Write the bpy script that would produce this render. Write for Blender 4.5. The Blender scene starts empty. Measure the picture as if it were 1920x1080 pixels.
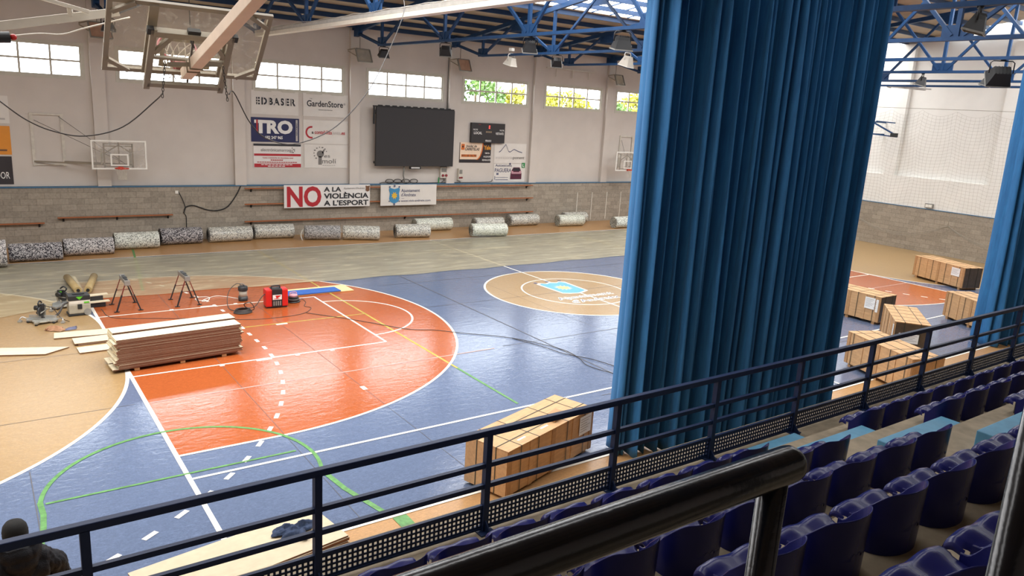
import bpy, math, random
from mathutils import Vector, Matrix, noise
V = Vector
R = math.radians
random.seed(7)
S = bpy.context.scene
COL = S.collection

# ------------------------------------------------------------------ camera
FPX = 1421.1306
cd = bpy.data.cameras.new('camera'); cam = bpy.data.objects.new('camera', cd); COL.objects.link(cam)
cd.sensor_width = 36.0; cd.lens = FPX / 1920 * 36.0; cd.clip_start = 0.05; cd.clip_end = 300
_r = V((0.815993818, -0.575057916, 0.058842867)); _u = V((0.086170608, 0.221663334, 0.971308392)); _f = V((0.571601886, 0.787511117, -0.230429))
cam.matrix_world = Matrix(((_r.x, _u.x, -_f.x, -2.387094), (_r.y, _u.y, -_f.y, -11.462129), (_r.z, _u.z, -_f.z, 5.888916), (0, 0, 0, 1)))
S.camera = cam

# ------------------------------------------------------------------ world, exposure
w = bpy.data.worlds.new('world'); S.world = w; w.use_nodes = True
bg = w.node_tree.nodes['Background']; bg.inputs[0].default_value = (0.86, 0.93, 1.0, 1); bg.inputs[1].default_value = 13.0
vs = S.view_settings; vs.view_transform = 'Standard'; vs.look = 'None'; vs.gamma = 1; vs.use_curve_mapping = False
vs.exposure = 0.0
S.cycles.max_bounces = 8; S.cycles.diffuse_bounces = 4; S.cycles.glossy_bounces = 3; S.cycles.transmission_bounces = 6; S.cycles.transparent_max_bounces = 16
S.cycles.use_denoising = True; S.cycles.sample_clamp_indirect = 6.0; S.cycles.caustics_reflective = False; S.cycles.caustics_refractive = False
SKYLIGHT_AND_FILL = 10.4            # radiance of the one visible skylight and the added roof light strips


def area(name, loc, aim, sx, sy, power, col):
    l = bpy.data.lights.new(name, 'AREA'); l.shape = 'RECTANGLE'; l.size = sx; l.size_y = sy; l.energy = power; l.color = col
    o = bpy.data.objects.new(name, l); COL.objects.link(o); o.location = loc
    o.rotation_euler = (V(aim) - V(loc)).to_track_quat('-Z', 'Y').to_euler()
    return o


# ------------------------------------------------------------------ materials
def lin(c):
    c = c / 255.0
    return c / 12.92 if c <= 0.04045 else ((c + 0.055) / 1.055) ** 2.4


def rgb(r, g, b):
    return (lin(r), lin(g), lin(b), 1)


class NT:
    def __init__(s, name):
        s.m = bpy.data.materials.new(name); s.m.use_nodes = True
        s.t = s.m.node_tree; s.n = s.t.nodes; s.b = s.n['Principled BSDF']; s.out = s.n['Material Output']

    def new(s, t, **k):
        n = s.n.new(t)
        for a, v in k.items(): setattr(n, a, v)
        return n

    def link(s, a, b): s.t.links.new(a, b)

    def coord(s, scale=(1, 1, 1), kind='Object', rot=(0, 0, 0)):
        c = s.new('ShaderNodeTexCoord'); m = s.new('ShaderNodeMapping')
        m.inputs['Scale'].default_value = scale; m.inputs['Rotation'].default_value = rot
        s.link(c.outputs[kind], m.inputs[0]); return m.outputs[0]

    def noise(s, vec, scale, detail=3, rough=.55, dist=0):
        n = s.new('ShaderNodeTexNoise'); s.link(vec, n.inputs['Vector'])
        n.inputs['Scale'].default_value = scale; n.inputs['Detail'].default_value = detail
        n.inputs['Roughness'].default_value = rough; n.inputs['Distortion'].default_value = dist
        return n.outputs['Fac']

    def ramp(s, fac, stops):
        r = s.new('ShaderNodeValToRGB'); e = r.color_ramp.elements
        while len(e) < len(stops): e.new(.5)
        for el, (p, c) in zip(e, stops): el.position = p; el.color = c
        s.link(fac, r.inputs[0]); return r.outputs[0]

    def mix(s, fac, a, b, mode='MIX'):
        n = s.new('ShaderNodeMix', data_type='RGBA', blend_type=mode)
        for sock, v in ((n.inputs[0], fac), (n.inputs[6], a), (n.inputs[7], b)):
            if hasattr(v, 'links'): s.link(v, sock)
            else: sock.default_value = v
        return n.outputs[2]

    def bump(s, h, strength=.2, dist=.02):
        b = s.new('ShaderNodeBump'); b.inputs['Strength'].default_value = strength; b.inputs['Distance'].default_value = dist
        s.link(h, b.inputs['Height']); s.link(b.outputs[0], s.b.inputs['Normal'])

    def base(s, v):
        if hasattr(v, 'links'): s.link(v, s.b.inputs['Base Color'])
        else: s.b.inputs['Base Color'].default_value = v

    def rough(s, v): s.b.inputs['Roughness'].default_value = v


def sh(c, k):
    return (min(1, c[0] * k), min(1, c[1] * k), min(1, c[2] * k), 1)


def mat(name, c, rough=.5, metal=0, var=.12, scale=6, spec=.5, bump=0, coat=0):
    t = NT(name); v = t.coord()
    f = t.noise(v, scale)
    t.base(t.ramp(f, [(.3, sh(c, 1 - var)), (.7, sh(c, 1 + var))]))
    t.rough(rough); t.b.inputs['Metallic'].default_value = metal; t.b.inputs['Specular IOR Level'].default_value = spec
    if bump: t.bump(t.noise(v, scale * 4), bump, .01)
    if coat: t.b.inputs['Coat Weight'].default_value = coat; t.b.inputs['Coat Roughness'].default_value = .12
    return t.m


def emit(name, c, e):
    t = NT(name); t.base((0, 0, 0, 1)); t.b.inputs['Emission Color'].default_value = c; t.b.inputs['Emission Strength'].default_value = e
    return t.m


def floor_mat(name, c, var=.16, rough=.3):
    t = NT(name); v = t.coord((1, 1, 1))
    a = t.noise(t.coord((9, 40, 9)), 1.2, 4, .7, 1.4); b = t.noise(t.coord((40, 9, 9), rot=(0, 0, .5)), 1.3, 4, .7, 1.2)
    fl = t.mix(.5, t.ramp(a, [(.35, sh(c, 1 - var)), (.62, sh(c, 1 + var))]), t.ramp(b, [(.35, sh(c, 1 - var)), (.66, sh(c, 1 + var))]))
    for rz, off in ((.3, 0), (1.35, 7), (2.4, 13)):          # short pale fibres in the vinyl
        fb = t.noise(t.coord((8, 75, 8), rot=(0, 0, rz)), 1.5, 1, .5, 1.0)
        fl = t.mix(t.ramp(fb, [(.6, (0, 0, 0, 1)), (.7, (.55, .55, .55, 1))]), fl, sh(c, 1.75))
    big = t.noise(v, .35, 2)
    t.base(t.mix(t.ramp(big, [(.3, (0, 0, 0, 1)), (.7, (.35, .35, .35, 1))]), fl, sh(c, .86)))
    t.rough(rough); t.b.inputs['Specular IOR Level'].default_value = .65
    h = t.mix(.42, t.noise(t.coord((1.2, 3.4, 1), rot=(0, 0, .5)), 2.0, 3), t.noise(v, 10, 4, .6, .8))
    t.bump(h, .22, .03)
    return t.m


MAT = {}
MAT['f_tan'] = floor_mat('floor_tan_vinyl', rgb(152, 124, 85), .13, .3)
MAT['f_blue'] = floor_mat('floor_blue_vinyl', rgb(91, 104, 130), 0.18, .16)
MAT['f_orange'] = floor_mat('floor_orange_vinyl', rgb(160, 82, 41), 0.1, .16)
MAT['f_osb'] = floor_mat('floor_brown_vinyl', rgb(168, 128, 84), .2, .32)
MAT['f_white'] = mat('line_white', rgb(232, 228, 218), .35, var=.05)
MAT['f_green'] = mat('line_green', rgb(84, 134, 72), .5, var=.3, scale=12)
MAT['f_lime'] = mat('line_yellow_green', rgb(176, 158, 62), .4, var=.15, scale=9)
MAT['f_grey'] = mat('line_grey', rgb(176, 148, 140), .4, var=.15, scale=9)
MAT['f_seam'] = mat('seam_dark', rgb(84, 82, 84), .6)
MAT['f_sky'] = mat('emblem_blue', rgb(92, 168, 212), .35, var=.05)
MAT['f_sun'] = mat('emblem_yellow', rgb(232, 214, 130), .4, var=.08)
MAT['f_ink'] = mat('emblem_ink', rgb(70, 80, 120), .5)


def film_mat():
    t = NT('clear_plastic_film')
    v = t.coord((.5, 2.2, 1))
    n = t.noise(v, 1.6, 3.5, .6, .6)
    tr = t.new('ShaderNodeBsdfTransparent'); tr.inputs[0].default_value = (.93, .9, .84, 1)
    t.base(rgb(216, 204, 168)); t.rough(.36); t.bump(n, .12, .04)
    m = t.new('ShaderNodeMixShader')
    f = t.ramp(n, [(.36, (.33, .33, .33, 1)), (.55, (.42, .42, .42, 1)), (.74, (.68, .68, .68, 1))])
    t.link(f, m.inputs[0]); t.link(tr.outputs[0], m.inputs[1]); t.link(t.b.outputs[0], m.inputs[2]); t.link(m.outputs[0], t.out.inputs[0])
    return t.m


MAT['film'] = film_mat()


def block_mat(name, axis):
    t = NT(name)
    c = t.new('ShaderNodeTexCoord'); s = t.new('ShaderNodeSeparateXYZ'); t.link(c.outputs['Object'], s.inputs[0])
    k = t.new('ShaderNodeCombineXYZ'); t.link(s.outputs[0 if axis == 'x' else 1], k.inputs[0]); t.link(s.outputs[2], k.inputs[1])
    b = t.new('ShaderNodeTexBrick'); t.link(k.outputs[0], b.inputs['Vector'])
    b.inputs['Scale'].default_value = 1; b.inputs['Brick Width'].default_value = .5; b.inputs['Row Height'].default_value = .217
    b.inputs['Mortar Size'].default_value = .008; b.inputs['Mortar Smooth'].default_value = .3; b.offset = .5
    b.inputs['Color1'].default_value = rgb(168, 157, 142); b.inputs['Color2'].default_value = rgb(140, 131, 119); b.inputs['Mortar'].default_value = rgb(112, 104, 94)
    n = t.noise(c.outputs['Object'], 14, 4)
    t.base(t.mix(.35, b.outputs['Color'], t.ramp(n, [(.3, rgb(122, 114, 102)), (.7, rgb(178, 168, 152))])))
    t.rough(.9); t.bump(b.outputs['Fac'], -.4, .01)
    return t.m


MAT['block_x'] = block_mat('concrete_block_back', 'x')
MAT['block_y'] = block_mat('concrete_block_end', 'y')
MAT['plaster'] = mat('white_plaster', rgb(206, 198, 190), .8, var=.035, scale=1.2, spec=.2)
MAT['plaster_end'] = mat('white_plaster_end', rgb(228, 227, 222), .8, var=.03, scale=1.2, spec=.2)
MAT['cap'] = mat('blue_capping', rgb(62, 108, 140), .5)
MAT['wframe'] = mat('window_frame_white', rgb(198, 194, 180), .5, var=.04)
MAT['concrete'] = mat('stand_concrete', rgb(134, 122, 104), .85, var=.22, scale=5, bump=.15, spec=.25)
MAT['step_blue'] = mat('painted_step_blue', rgb(72, 126, 156), .6, var=.12, scale=8)
MAT['steel'] = mat('truss_blue_paint', rgb(25, 60, 100), .55, var=.12, spec=.3)
MAT['purlin'] = mat('purlin_dark_blue', rgb(26, 58, 96), .5, var=.1)
MAT['galv'] = mat('galvanised_steel', rgb(186, 182, 176), .42, .35, var=.1)
MAT['roof'] = mat('roof_sheet_beige', rgb(178, 164, 142), .7, var=.1, scale=1.5)
MAT['navy'] = mat('railing_navy_paint', rgb(19, 35, 68), .5, var=.1, spec=.25)
MAT['navytube'] = mat('handrail_black_navy', rgb(12, 15, 24), .2, var=.25, scale=14, spec=.5, bump=.06, coat=.15)
MAT['seat'] = mat('seat_blue_plastic', rgb(24, 27, 84), .26, var=.06, scale=3, spec=.25)
MAT['rubber'] = mat('black_rubber', rgb(24, 24, 26), .6)
MAT['black'] = mat('black_matt', rgb(19, 19, 21), .55)
MAT['screen'] = mat('led_screen_black', rgb(44, 42, 44), .5, var=.03)
MAT['grey'] = mat('grey_plastic', rgb(128, 126, 120), .5)
MAT['lgrey'] = mat('light_grey_paint', rgb(206, 200, 188), .45, var=.05)
MAT['beige'] = mat('beige_painted_steel', rgb(214, 196, 178), .5, var=.05)
MAT['taupe'] = mat('taupe_painted_steel', rgb(142, 132, 116), .5, var=.06)
MAT['white'] = mat('white_paint', rgb(232, 230, 222), .5, var=.03)
MAT['red'] = mat('red_paint', rgb(196, 34, 30), .4, var=.08)
MAT['red_dull'] = mat('dull_red_metal', rgb(112, 52, 44), .45)
MAT['orange_rim'] = mat('rim_orange', rgb(206, 62, 34), .4)
MAT['maroon'] = mat('rim_maroon', rgb(136, 46, 52), .5)
MAT['rope'] = mat('rope_dark', rgb(64, 60, 58), .7)
MAT['net'] = mat('net_white_cord', rgb(206, 200, 188), .8)
MAT['net_g'] = mat('net_grey_cord', rgb(150, 144, 132), .8)
MAT['net_t'] = mat('net_tan_rope', rgb(196, 176, 136), .8)
MAT['vinyl_w'] = mat('banner_white_vinyl', rgb(222, 217, 210), .5, var=.04, scale=2)
MAT['vinyl_wr'] = mat('banner_bright_vinyl', rgb(226, 222, 218), .5, var=.03, scale=2)
for nm, c in dict(ink=(38, 38, 44), navy_v=(32, 36, 82), red_v=(176, 36, 46), grey_v=(120, 116, 112), lgrey_v=(182, 176, 172), orange_v=(222, 142, 40), dark_v=(44, 38, 42), orange2_v=(206, 104, 34),
                  cream_v=(232, 206, 180), maroon_v=(84, 26, 52), pink_v=(196, 150, 160), green_v=(36, 132, 70), blue_v=(66, 140, 184), yellow_v=(226, 180, 60), brown_v=(112, 76, 52), slate_v=(96, 98, 122), white_v=(232, 230, 226), yamber=(206, 140, 44), beige_v=(150, 130, 104)).items():
    MAT[nm] = mat('print_' + nm, rgb(*c), .5, var=.03)
MAT['led_red'] = emit('led_red', (1, .04, .03, 1), 6)
MAT['lampglass'] = mat('lamp_reflector', rgb(206, 202, 190), .15, .6)
MAT['lamp_warm'] = mat('lamp_reflector_copper', rgb(186, 150, 128), .3, .3)
MAT['black_tool'] = mat('tool_black', rgb(36, 38, 40), .45)
MAT['tool_grey'] = mat('tool_grey', rgb(150, 148, 138), .4, .2)
MAT['tool_sand'] = mat('tool_sand', rgb(160, 154, 138), .5)
MAT['tool_green'] = mat('tool_green', rgb(88, 180, 40), .5)
MAT['tool_steel'] = mat('tool_bare_aluminium', rgb(176, 178, 176), .3, .6)
MAT['mat_blue'] = mat('foam_mat_blue', rgb(38, 92, 172), .6)
MAT['cardboard'] = mat('brown_roll', rgb(164, 142, 98), .5, var=.1)
MAT['strap'] = mat('strap_dark_green', rgb(48, 52, 40), .5)
MAT['paper'] = mat('paper_label', rgb(226, 226, 222), .6, var=.03)
MAT['darkpanel'] = mat('crate_dark_film', rgb(74, 62, 50), .35, var=.2)
MAT['skin'] = mat('skin', rgb(196, 150, 122), .55)
MAT['beanie'] = mat('beanie_black_knit', rgb(15, 14, 13), .9, var=.2, scale=60, bump=.4)
MAT['jacket'] = mat('padded_jacket_black', rgb(16, 17, 24), .6, var=.3, scale=22, bump=.6, spec=.25)
MAT['trouser'] = mat('dark_trousers', rgb(40, 42, 50), .8)
MAT['denim'] = mat('dark_blue_cloth', rgb(32, 48, 76), .85, var=.3, scale=18)
MAT['leather'] = mat('tan_leather', rgb(158, 118, 88), .7, var=.2, scale=14)


def wood_mat(name, c, var=.12, sc=(1.2, 14, 14), rough=.6):
    t = NT(name); v = t.coord(sc)
    n = t.noise(v, 1.6, 5, .6, .8); k = t.noise(t.coord((3, 3, 3)), 2.5, 2)
    t.base(t.mix(.3, t.ramp(n, [(.3, sh(c, 1 - var)), (.7, sh(c, 1 + var))]), t.ramp(k, [(.35, sh(c, .82)), (.65, sh(c, 1.1))])))
    t.rough(rough); t.bump(n, .12, .01)
    return t.m


MAT['crate'] = wood_mat('crate_pine_ply', rgb(190, 150, 106), .2, (1.6, 12, 12))
MAT['crate2'] = wood_mat('crate_brown_ply', rgb(168, 128, 86), .16, (1.4, 9, 9))
MAT['birch'] = wood_mat('plank_pale_face', rgb(212, 202, 174), .05, (1, 8, 8))
MAT['edge'] = wood_mat('plank_brown_edge', rgb(116, 80, 60), .16, (1, 30, 30))
MAT['plyface'] = wood_mat('plywood_pale_face', rgb(190, 175, 148), .06, (1, 8, 8))
MAT['pine'] = wood_mat('pine_board', rgb(236, 206, 150), .06, (1, 8, 8))
MAT['rail_wood'] = wood_mat('wall_rail_wood', rgb(158, 92, 52), .14, (1, 20, 20))


def speckle(name, dark, light, bias, coat=0):
    t = NT(name); v = t.new('ShaderNodeTexVoronoi'); v.feature = 'F1'
    t.link(t.coord((1, 1, 1)), v.inputs['Vector']); v.inputs['Scale'].default_value = 40
    s = t.new('ShaderNodeSeparateColor'); t.link(v.outputs['Color'], s.inputs[0])
    t.base(t.ramp(s.outputs[0], [(bias - .22, dark), (bias, sh(light, .62)), (bias + .22, light)]))
    t.rough(.85)
    if coat: t.b.inputs['Coat Weight'].default_value = coat; t.b.inputs['Coat Roughness'].default_value = .14; t.rough(.5)
    return t.m


MAT['foam_d'] = speckle('foam_roll_dark_speckle', rgb(50, 48, 54), rgb(196, 192, 192), .6)
MAT['foam_m'] = speckle('foam_roll_speckle', rgb(58, 56, 60), rgb(206, 202, 200), .45)
MAT['foam_l'] = speckle('foam_roll_pale_speckle', rgb(92, 96, 88), rgb(222, 224, 214), .32)
MAT['foam_wrap'] = speckle('foam_roll_wrapped', rgb(74, 74, 70), rgb(224, 222, 212), .42, .7)
MAT['foam_wrapg'] = speckle('foam_roll_wrapped_green', rgb(96, 106, 84), rgb(230, 234, 222), .3, .8)


def curtain_mat():
    t = NT('curtain_blue_velour'); v = t.coord((10, 10, 1.2))
    n = t.noise(v, 2, 3)
    t.base(t.ramp(n, [(.3, rgb(22, 86, 136)), (.7, rgb(32, 104, 158))])); t.rough(.75)
    t.b.inputs['Sheen Weight'].default_value = .35; t.b.inputs['Sheen Tint'].default_value = rgb(120, 170, 220)
    return t.m


MAT['curtain'] = curtain_mat()


def glass_mat(name, tint, k):
    t = NT(name); tr = t.new('ShaderNodeBsdfTransparent'); tr.inputs[0].default_value = tint
    t.base((.9, .9, .88, 1)); t.rough(.08)
    n = t.noise(t.coord((1, 1, 1)), 5, 6, .75, 1.5)
    m = t.new('ShaderNodeMixShader'); f = t.ramp(n, [(.52, (k, k, k, 1)), (.66, (k + .2, k + .2, k + .2, 1))])
    t.link(f, m.inputs[0]); t.link(tr.outputs[0], m.inputs[1]); t.link(t.b.outputs[0], m.inputs[2]); t.link(m.outputs[0], t.out.inputs[0])
    return t.m


MAT['acrylic'] = glass_mat('scuffed_acrylic', (.96, .94, .9, 1), .07)
MAT['acrylic2'] = glass_mat('clear_acrylic', (.95, .94, .92, 1), .08)
MAT['pane'] = glass_mat('window_glass', (.97, .98, .97, 1), .03)
MAT['wrapfilm'] = glass_mat('loose_wrapping_film', (.97, .97, .95, 1), .16)
MAT['skylight'] = emit('translucent_roof_sheet', (1.0, .985, .965, 1), SKYLIGHT_AND_FILL)  # glow shared by the real skylight and the added fill strips


def leaf_mat(name, c):
    t = NT(name); t.base(t.ramp(t.noise(t.coord(), 1.5, 3), [(.3, sh(c, .6)), (.7, sh(c, 1.3))])); t.rough(.6)
    return t.m


MAT['leaf_y'] = leaf_mat('leaves_yellow_green', rgb(150, 146, 36)); MAT['leaf_g'] = leaf_mat('leaves_green', rgb(84, 116, 46)); MAT['bark'] = mat('bark', rgb(110, 92, 72), .9)


# ------------------------------------------------------------------ mesh builder
class MB:
    def __init__(s): s.v = []; s.f = []; s.m = []; s.k = 0; s.smooth = []

    def mi(s, k): s.k = k; return s

    def add(s, vs, fs, sm=False):
        b = len(s.v); s.v += [V(p) for p in vs]
        for f in fs: s.f.append([b + i for i in f]); s.m.append(s.k); s.smooth.append(sm)
        return s

    def box(s, c, d, rz=0, M=None):
        x, y, z = d[0] / 2, d[1] / 2, d[2] / 2
        vs = [V((i * x, j * y, k * z)) for i in (-1, 1) for j in (-1, 1) for k in (-1, 1)]
        if M is None: M = Matrix.Rotation(rz, 3, 'Z')
        vs = [M @ q + V(c) for q in vs]
        return s.add(vs, [(0, 1, 3, 2), (4, 6, 7, 5), (0, 4, 5, 1), (2, 3, 7, 6), (0, 2, 6, 4), (1, 5, 7, 3)])

    def bx(s, x0, x1, y0, y1, z0, z1): return s.box(((x0 + x1) / 2, (y0 + y1) / 2, (z0 + z1) / 2), (x1 - x0, y1 - y0, z1 - z0))

    def bar(s, a, b, w, h, up=(0, 0, 1)):
        a, b = V(a), V(b); d = b - a; L = d.length; d.normalize(); u = V(up)
        if abs(d.dot(u)) > .98: u = V((0, 1, 0)) if abs(d.y) < .9 else V((1, 0, 0))
        x = d.cross(u).normalized(); z = x.cross(d)
        M = Matrix((x, d, z)).transposed()
        return s.box((a + b) / 2, (w, L, h), M=M)

    def tube(s, pts, r, n=8, cap=True, closed=False):
        pts = [V(p) for p in pts]; N = len(pts); rs = r if isinstance(r, (list, tuple)) else [r] * N
        vs = []; fs = []; prev = None
        for i, p in enumerate(pts):
            if closed: d = pts[(i + 1) % N] - pts[i - 1]
            else: d = pts[min(i + 1, N - 1)] - pts[max(i - 1, 0)]
            if d.length < 1e-9: d = V((0, 0, 1))
            d.normalize()
            if prev is None:
                u = V((0, 0, 1)) if abs(d.z) < .9 else V((1, 0, 0)); x = d.cross(u).normalized()
            else:
                x = (prev - d * prev.dot(d))
                x = x.normalized() if x.length > 1e-6 else d.orthogonal().normalized()
            prev = x; y = d.cross(x)
            for j in range(n):
                a = 2 * math.pi * j / n; vs.append(p + (x * math.cos(a) + y * math.sin(a)) * rs[i])
        for i in range(N if closed else N - 1):
            for j in range(n):
                k = (i + 1) % N; fs.append((i * n + j, i * n + (j + 1) % n, k * n + (j + 1) % n, k * n + j))
        s.add(vs, fs, True)
        if cap and not closed:
            b = len(s.v) - len(vs)
            for e in (list(range(n))[::-1], [(N - 1) * n + j for j in range(n)]): s.f.append([b + q for q in e]); s.m.append(s.k); s.smooth.append(False)
        return s

    def cyl(s, a, b, r, n=20, r2=None): return s.tube([a, b], [r, r if r2 is None else r2], n)

    def lathe(s, prof, c=(0, 0, 0), n=24, axis='z'):
        vs = []; fs = []
        for r, z in prof:
            for j in range(n):
                a = 2 * math.pi * j / n; q = V((r * math.cos(a), r * math.sin(a), z))
                if axis == 'x': q = V((q.z, q.x, q.y))
                if axis == 'y': q = V((q.x, q.z, q.y))
                vs.append(q + V(c))
        for i in range(len(prof) - 1):
            for j in range(n): fs.append((i * n + j, i * n + (j + 1) % n, (i + 1) * n + (j + 1) % n, (i + 1) * n + j))
        return s.add(vs, fs, True)

    def poly(s, pts, th=None, nrm=(0, 0, 1)):
        n = len(pts); pts = [V(p) for p in pts]
        if th is None: return s.add(pts, [tuple(range(n))])
        q = [p + V(nrm) * th for p in pts]
        return s.add(pts + q, [tuple(range(n))[::-1], tuple(range(n, 2 * n))] + [(i, (i + 1) % n, n + (i + 1) % n, n + i) for i in range(n)])

    def ball(s, c, r, nu=16, nv=10, sc=(1, 1, 1)):
        vs = []; fs = []
        for i in range(nv + 1):
            t = math.pi * i / nv
            for j in range(nu):
                a = 2 * math.pi * j / nu
                vs.append(V(c) + V((math.sin(t) * math.cos(a) * sc[0], math.sin(t) * math.sin(a) * sc[1], math.cos(t) * sc[2])) * r)
        for i in range(nv):
            for j in range(nu): fs.append((i * nu + j, (i + 1) * nu + j, (i + 1) * nu + (j + 1) % nu, i * nu + (j + 1) % nu))
        return s.add(vs, fs, True)

    def grid(s, fn, nu, nv, sm=True):
        vs = [fn(i / nu, j / nv) for j in range(nv + 1) for i in range(nu + 1)]
        return s.add(vs, [(j * (nu + 1) + i, j * (nu + 1) + i + 1, (j + 1) * (nu + 1) + i + 1, (j + 1) * (nu + 1) + i) for j in range(nv) for i in range(nu)], sm)

    def xf(s, M):
        s.v = [M @ q for q in s.v]; return s


WM = {}


def mesh_of(name, M, mats):
    me = bpy.data.meshes.new(name); me.from_pydata([tuple(q) for q in M.v], [], M.f)
    for m in (mats if isinstance(mats, (list, tuple)) else [mats]): me.materials.append(MAT[m])
    me.polygons.foreach_set('material_index', M.m); me.polygons.foreach_set('use_smooth', M.smooth); me.update()
    return me


def tag(o, label=None, cat=None, group=None, kind=None):
    if label: o['label'] = label
    if cat: o['category'] = cat
    if group: o['group'] = group
    if kind: o['kind'] = kind
    return o


def thing(name, label, cat, loc=(0, 0, 0), rz=0, group=None):
    o = bpy.data.objects.new(name, None); COL.objects.link(o); o.location = loc; o.rotation_euler = (0, 0, rz); o.empty_display_size = .1
    WM[o.name] = Matrix.Translation(V(loc)) @ Matrix.Rotation(rz, 4, 'Z')
    return tag(o, label, cat, group)


def part(name, M, mats, parent, world=False, label=None, kind=None, bevel=0):
    """a mesh under a thing; with world=True the builder holds world coordinates"""
    root = parent
    while root.parent: root = root.parent
    if world: M.xf(WM[root.name].inverted())
    o = bpy.data.objects.new(name, mesh_of(name, M, mats)); COL.objects.link(o); o.parent = parent
    if bevel:
        b = o.modifiers.new('bevel', 'BEVEL'); b.width = bevel; b.segments = 2; b.limit_method = 'ANGLE'
    return tag(o, label, kind=kind)


def solo(name, M, mats, label, cat, group=None, bevel=0, kind=None, loc=None):
    if loc is not None: M.xf(Matrix.Translation(-V(loc)))
    o = bpy.data.objects.new(name, mesh_of(name, M, mats)); COL.objects.link(o)
    if loc is not None: o.location = loc
    if bevel:
        b = o.modifiers.new('bevel', 'BEVEL'); b.width = bevel; b.segments = 2; b.limit_method = 'ANGLE'
    return tag(o, label, cat, group, kind)


def struct(name, M, mats):
    o = bpy.data.objects.new(name, mesh_of(name, M, mats)); COL.objects.link(o); o['kind'] = 'structure'; return o


def copy_tree(o, parent=None):
    c = o.copy(); COL.objects.link(c); c.parent = parent
    for ch in list(o.children): copy_tree(ch, c)
    return c


_TX = {}


def text(M, s, x, y, h, fn, bold=0.0, width=None, align='l', font_shear=0, space=1):
    """lettering of cap height h with its lower left at x,y in the plane mapped by fn(u,v)"""
    key = (s, bold, font_shear, space)
    if key not in _TX:
        cu = bpy.data.curves.new('lettering', 'FONT'); cu.body = s; cu.size = 1; cu.offset = bold; cu.shear = font_shear; cu.space_character = space; cu.resolution_u = 3
        o = bpy.data.objects.new('lettering', cu); COL.objects.link(o); bpy.context.view_layer.update()
        me = o.to_mesh(); _TX[key] = ([v.co.copy() for v in me.vertices], [tuple(p.vertices) for p in me.polygons])
        o.to_mesh_clear(); bpy.data.objects.remove(o); bpy.data.curves.remove(cu)
    vs, fs = _TX[key]
    if not vs: return M
    x0 = min(q.x for q in vs); x1 = max(q.x for q in vs); k = h / .72; kx = k if width is None else width / (x1 - x0)
    ox = x if align == 'l' else x - (x1 - x0) * kx / (2 if align == 'c' else 1)
    return M.add([fn(ox + (q.x - x0) * kx, y + q.y * k) for q in vs], fs)


def ease(pts, n=6):
    """smooth curve through points"""
    P = [V(q) for q in pts]; P = [P[0] * 2 - P[1]] + P + [P[-1] * 2 - P[-2]]; out = []
    for i in range(1, len(P) - 2):
        a, b, c, d = P[i - 1:i + 3]
        for j in range(n):
            t = j / n
            out.append(.5 * ((2 * b) + (c - a) * t + (2 * a - 5 * b + 4 * c - d) * t * t + (3 * b - a - 3 * c + d) * t ** 3))
    return out + [P[-2]]


ORD = ['first', 'second', 'third', 'fourth', 'fifth', 'sixth', 'seventh', 'eighth', 'ninth', 'tenth', 'eleventh', 'twelfth', 'thirteenth', 'fourteenth', 'fifteenth', 'sixteenth', 'seventeenth', 'eighteenth', 'nineteenth', 'twentieth',
       'twenty-first', 'twenty-second', 'twenty-third', 'twenty-fourth', 'twenty-fifth', 'twenty-sixth']


# ================================================================== THE SETTING
# court frame: x along the hall, y across it (0 = near sideline), z up
YB, YW, XR, XL, YF = 20.33, 20.53, 36.84, -8.0, -15.0


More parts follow.
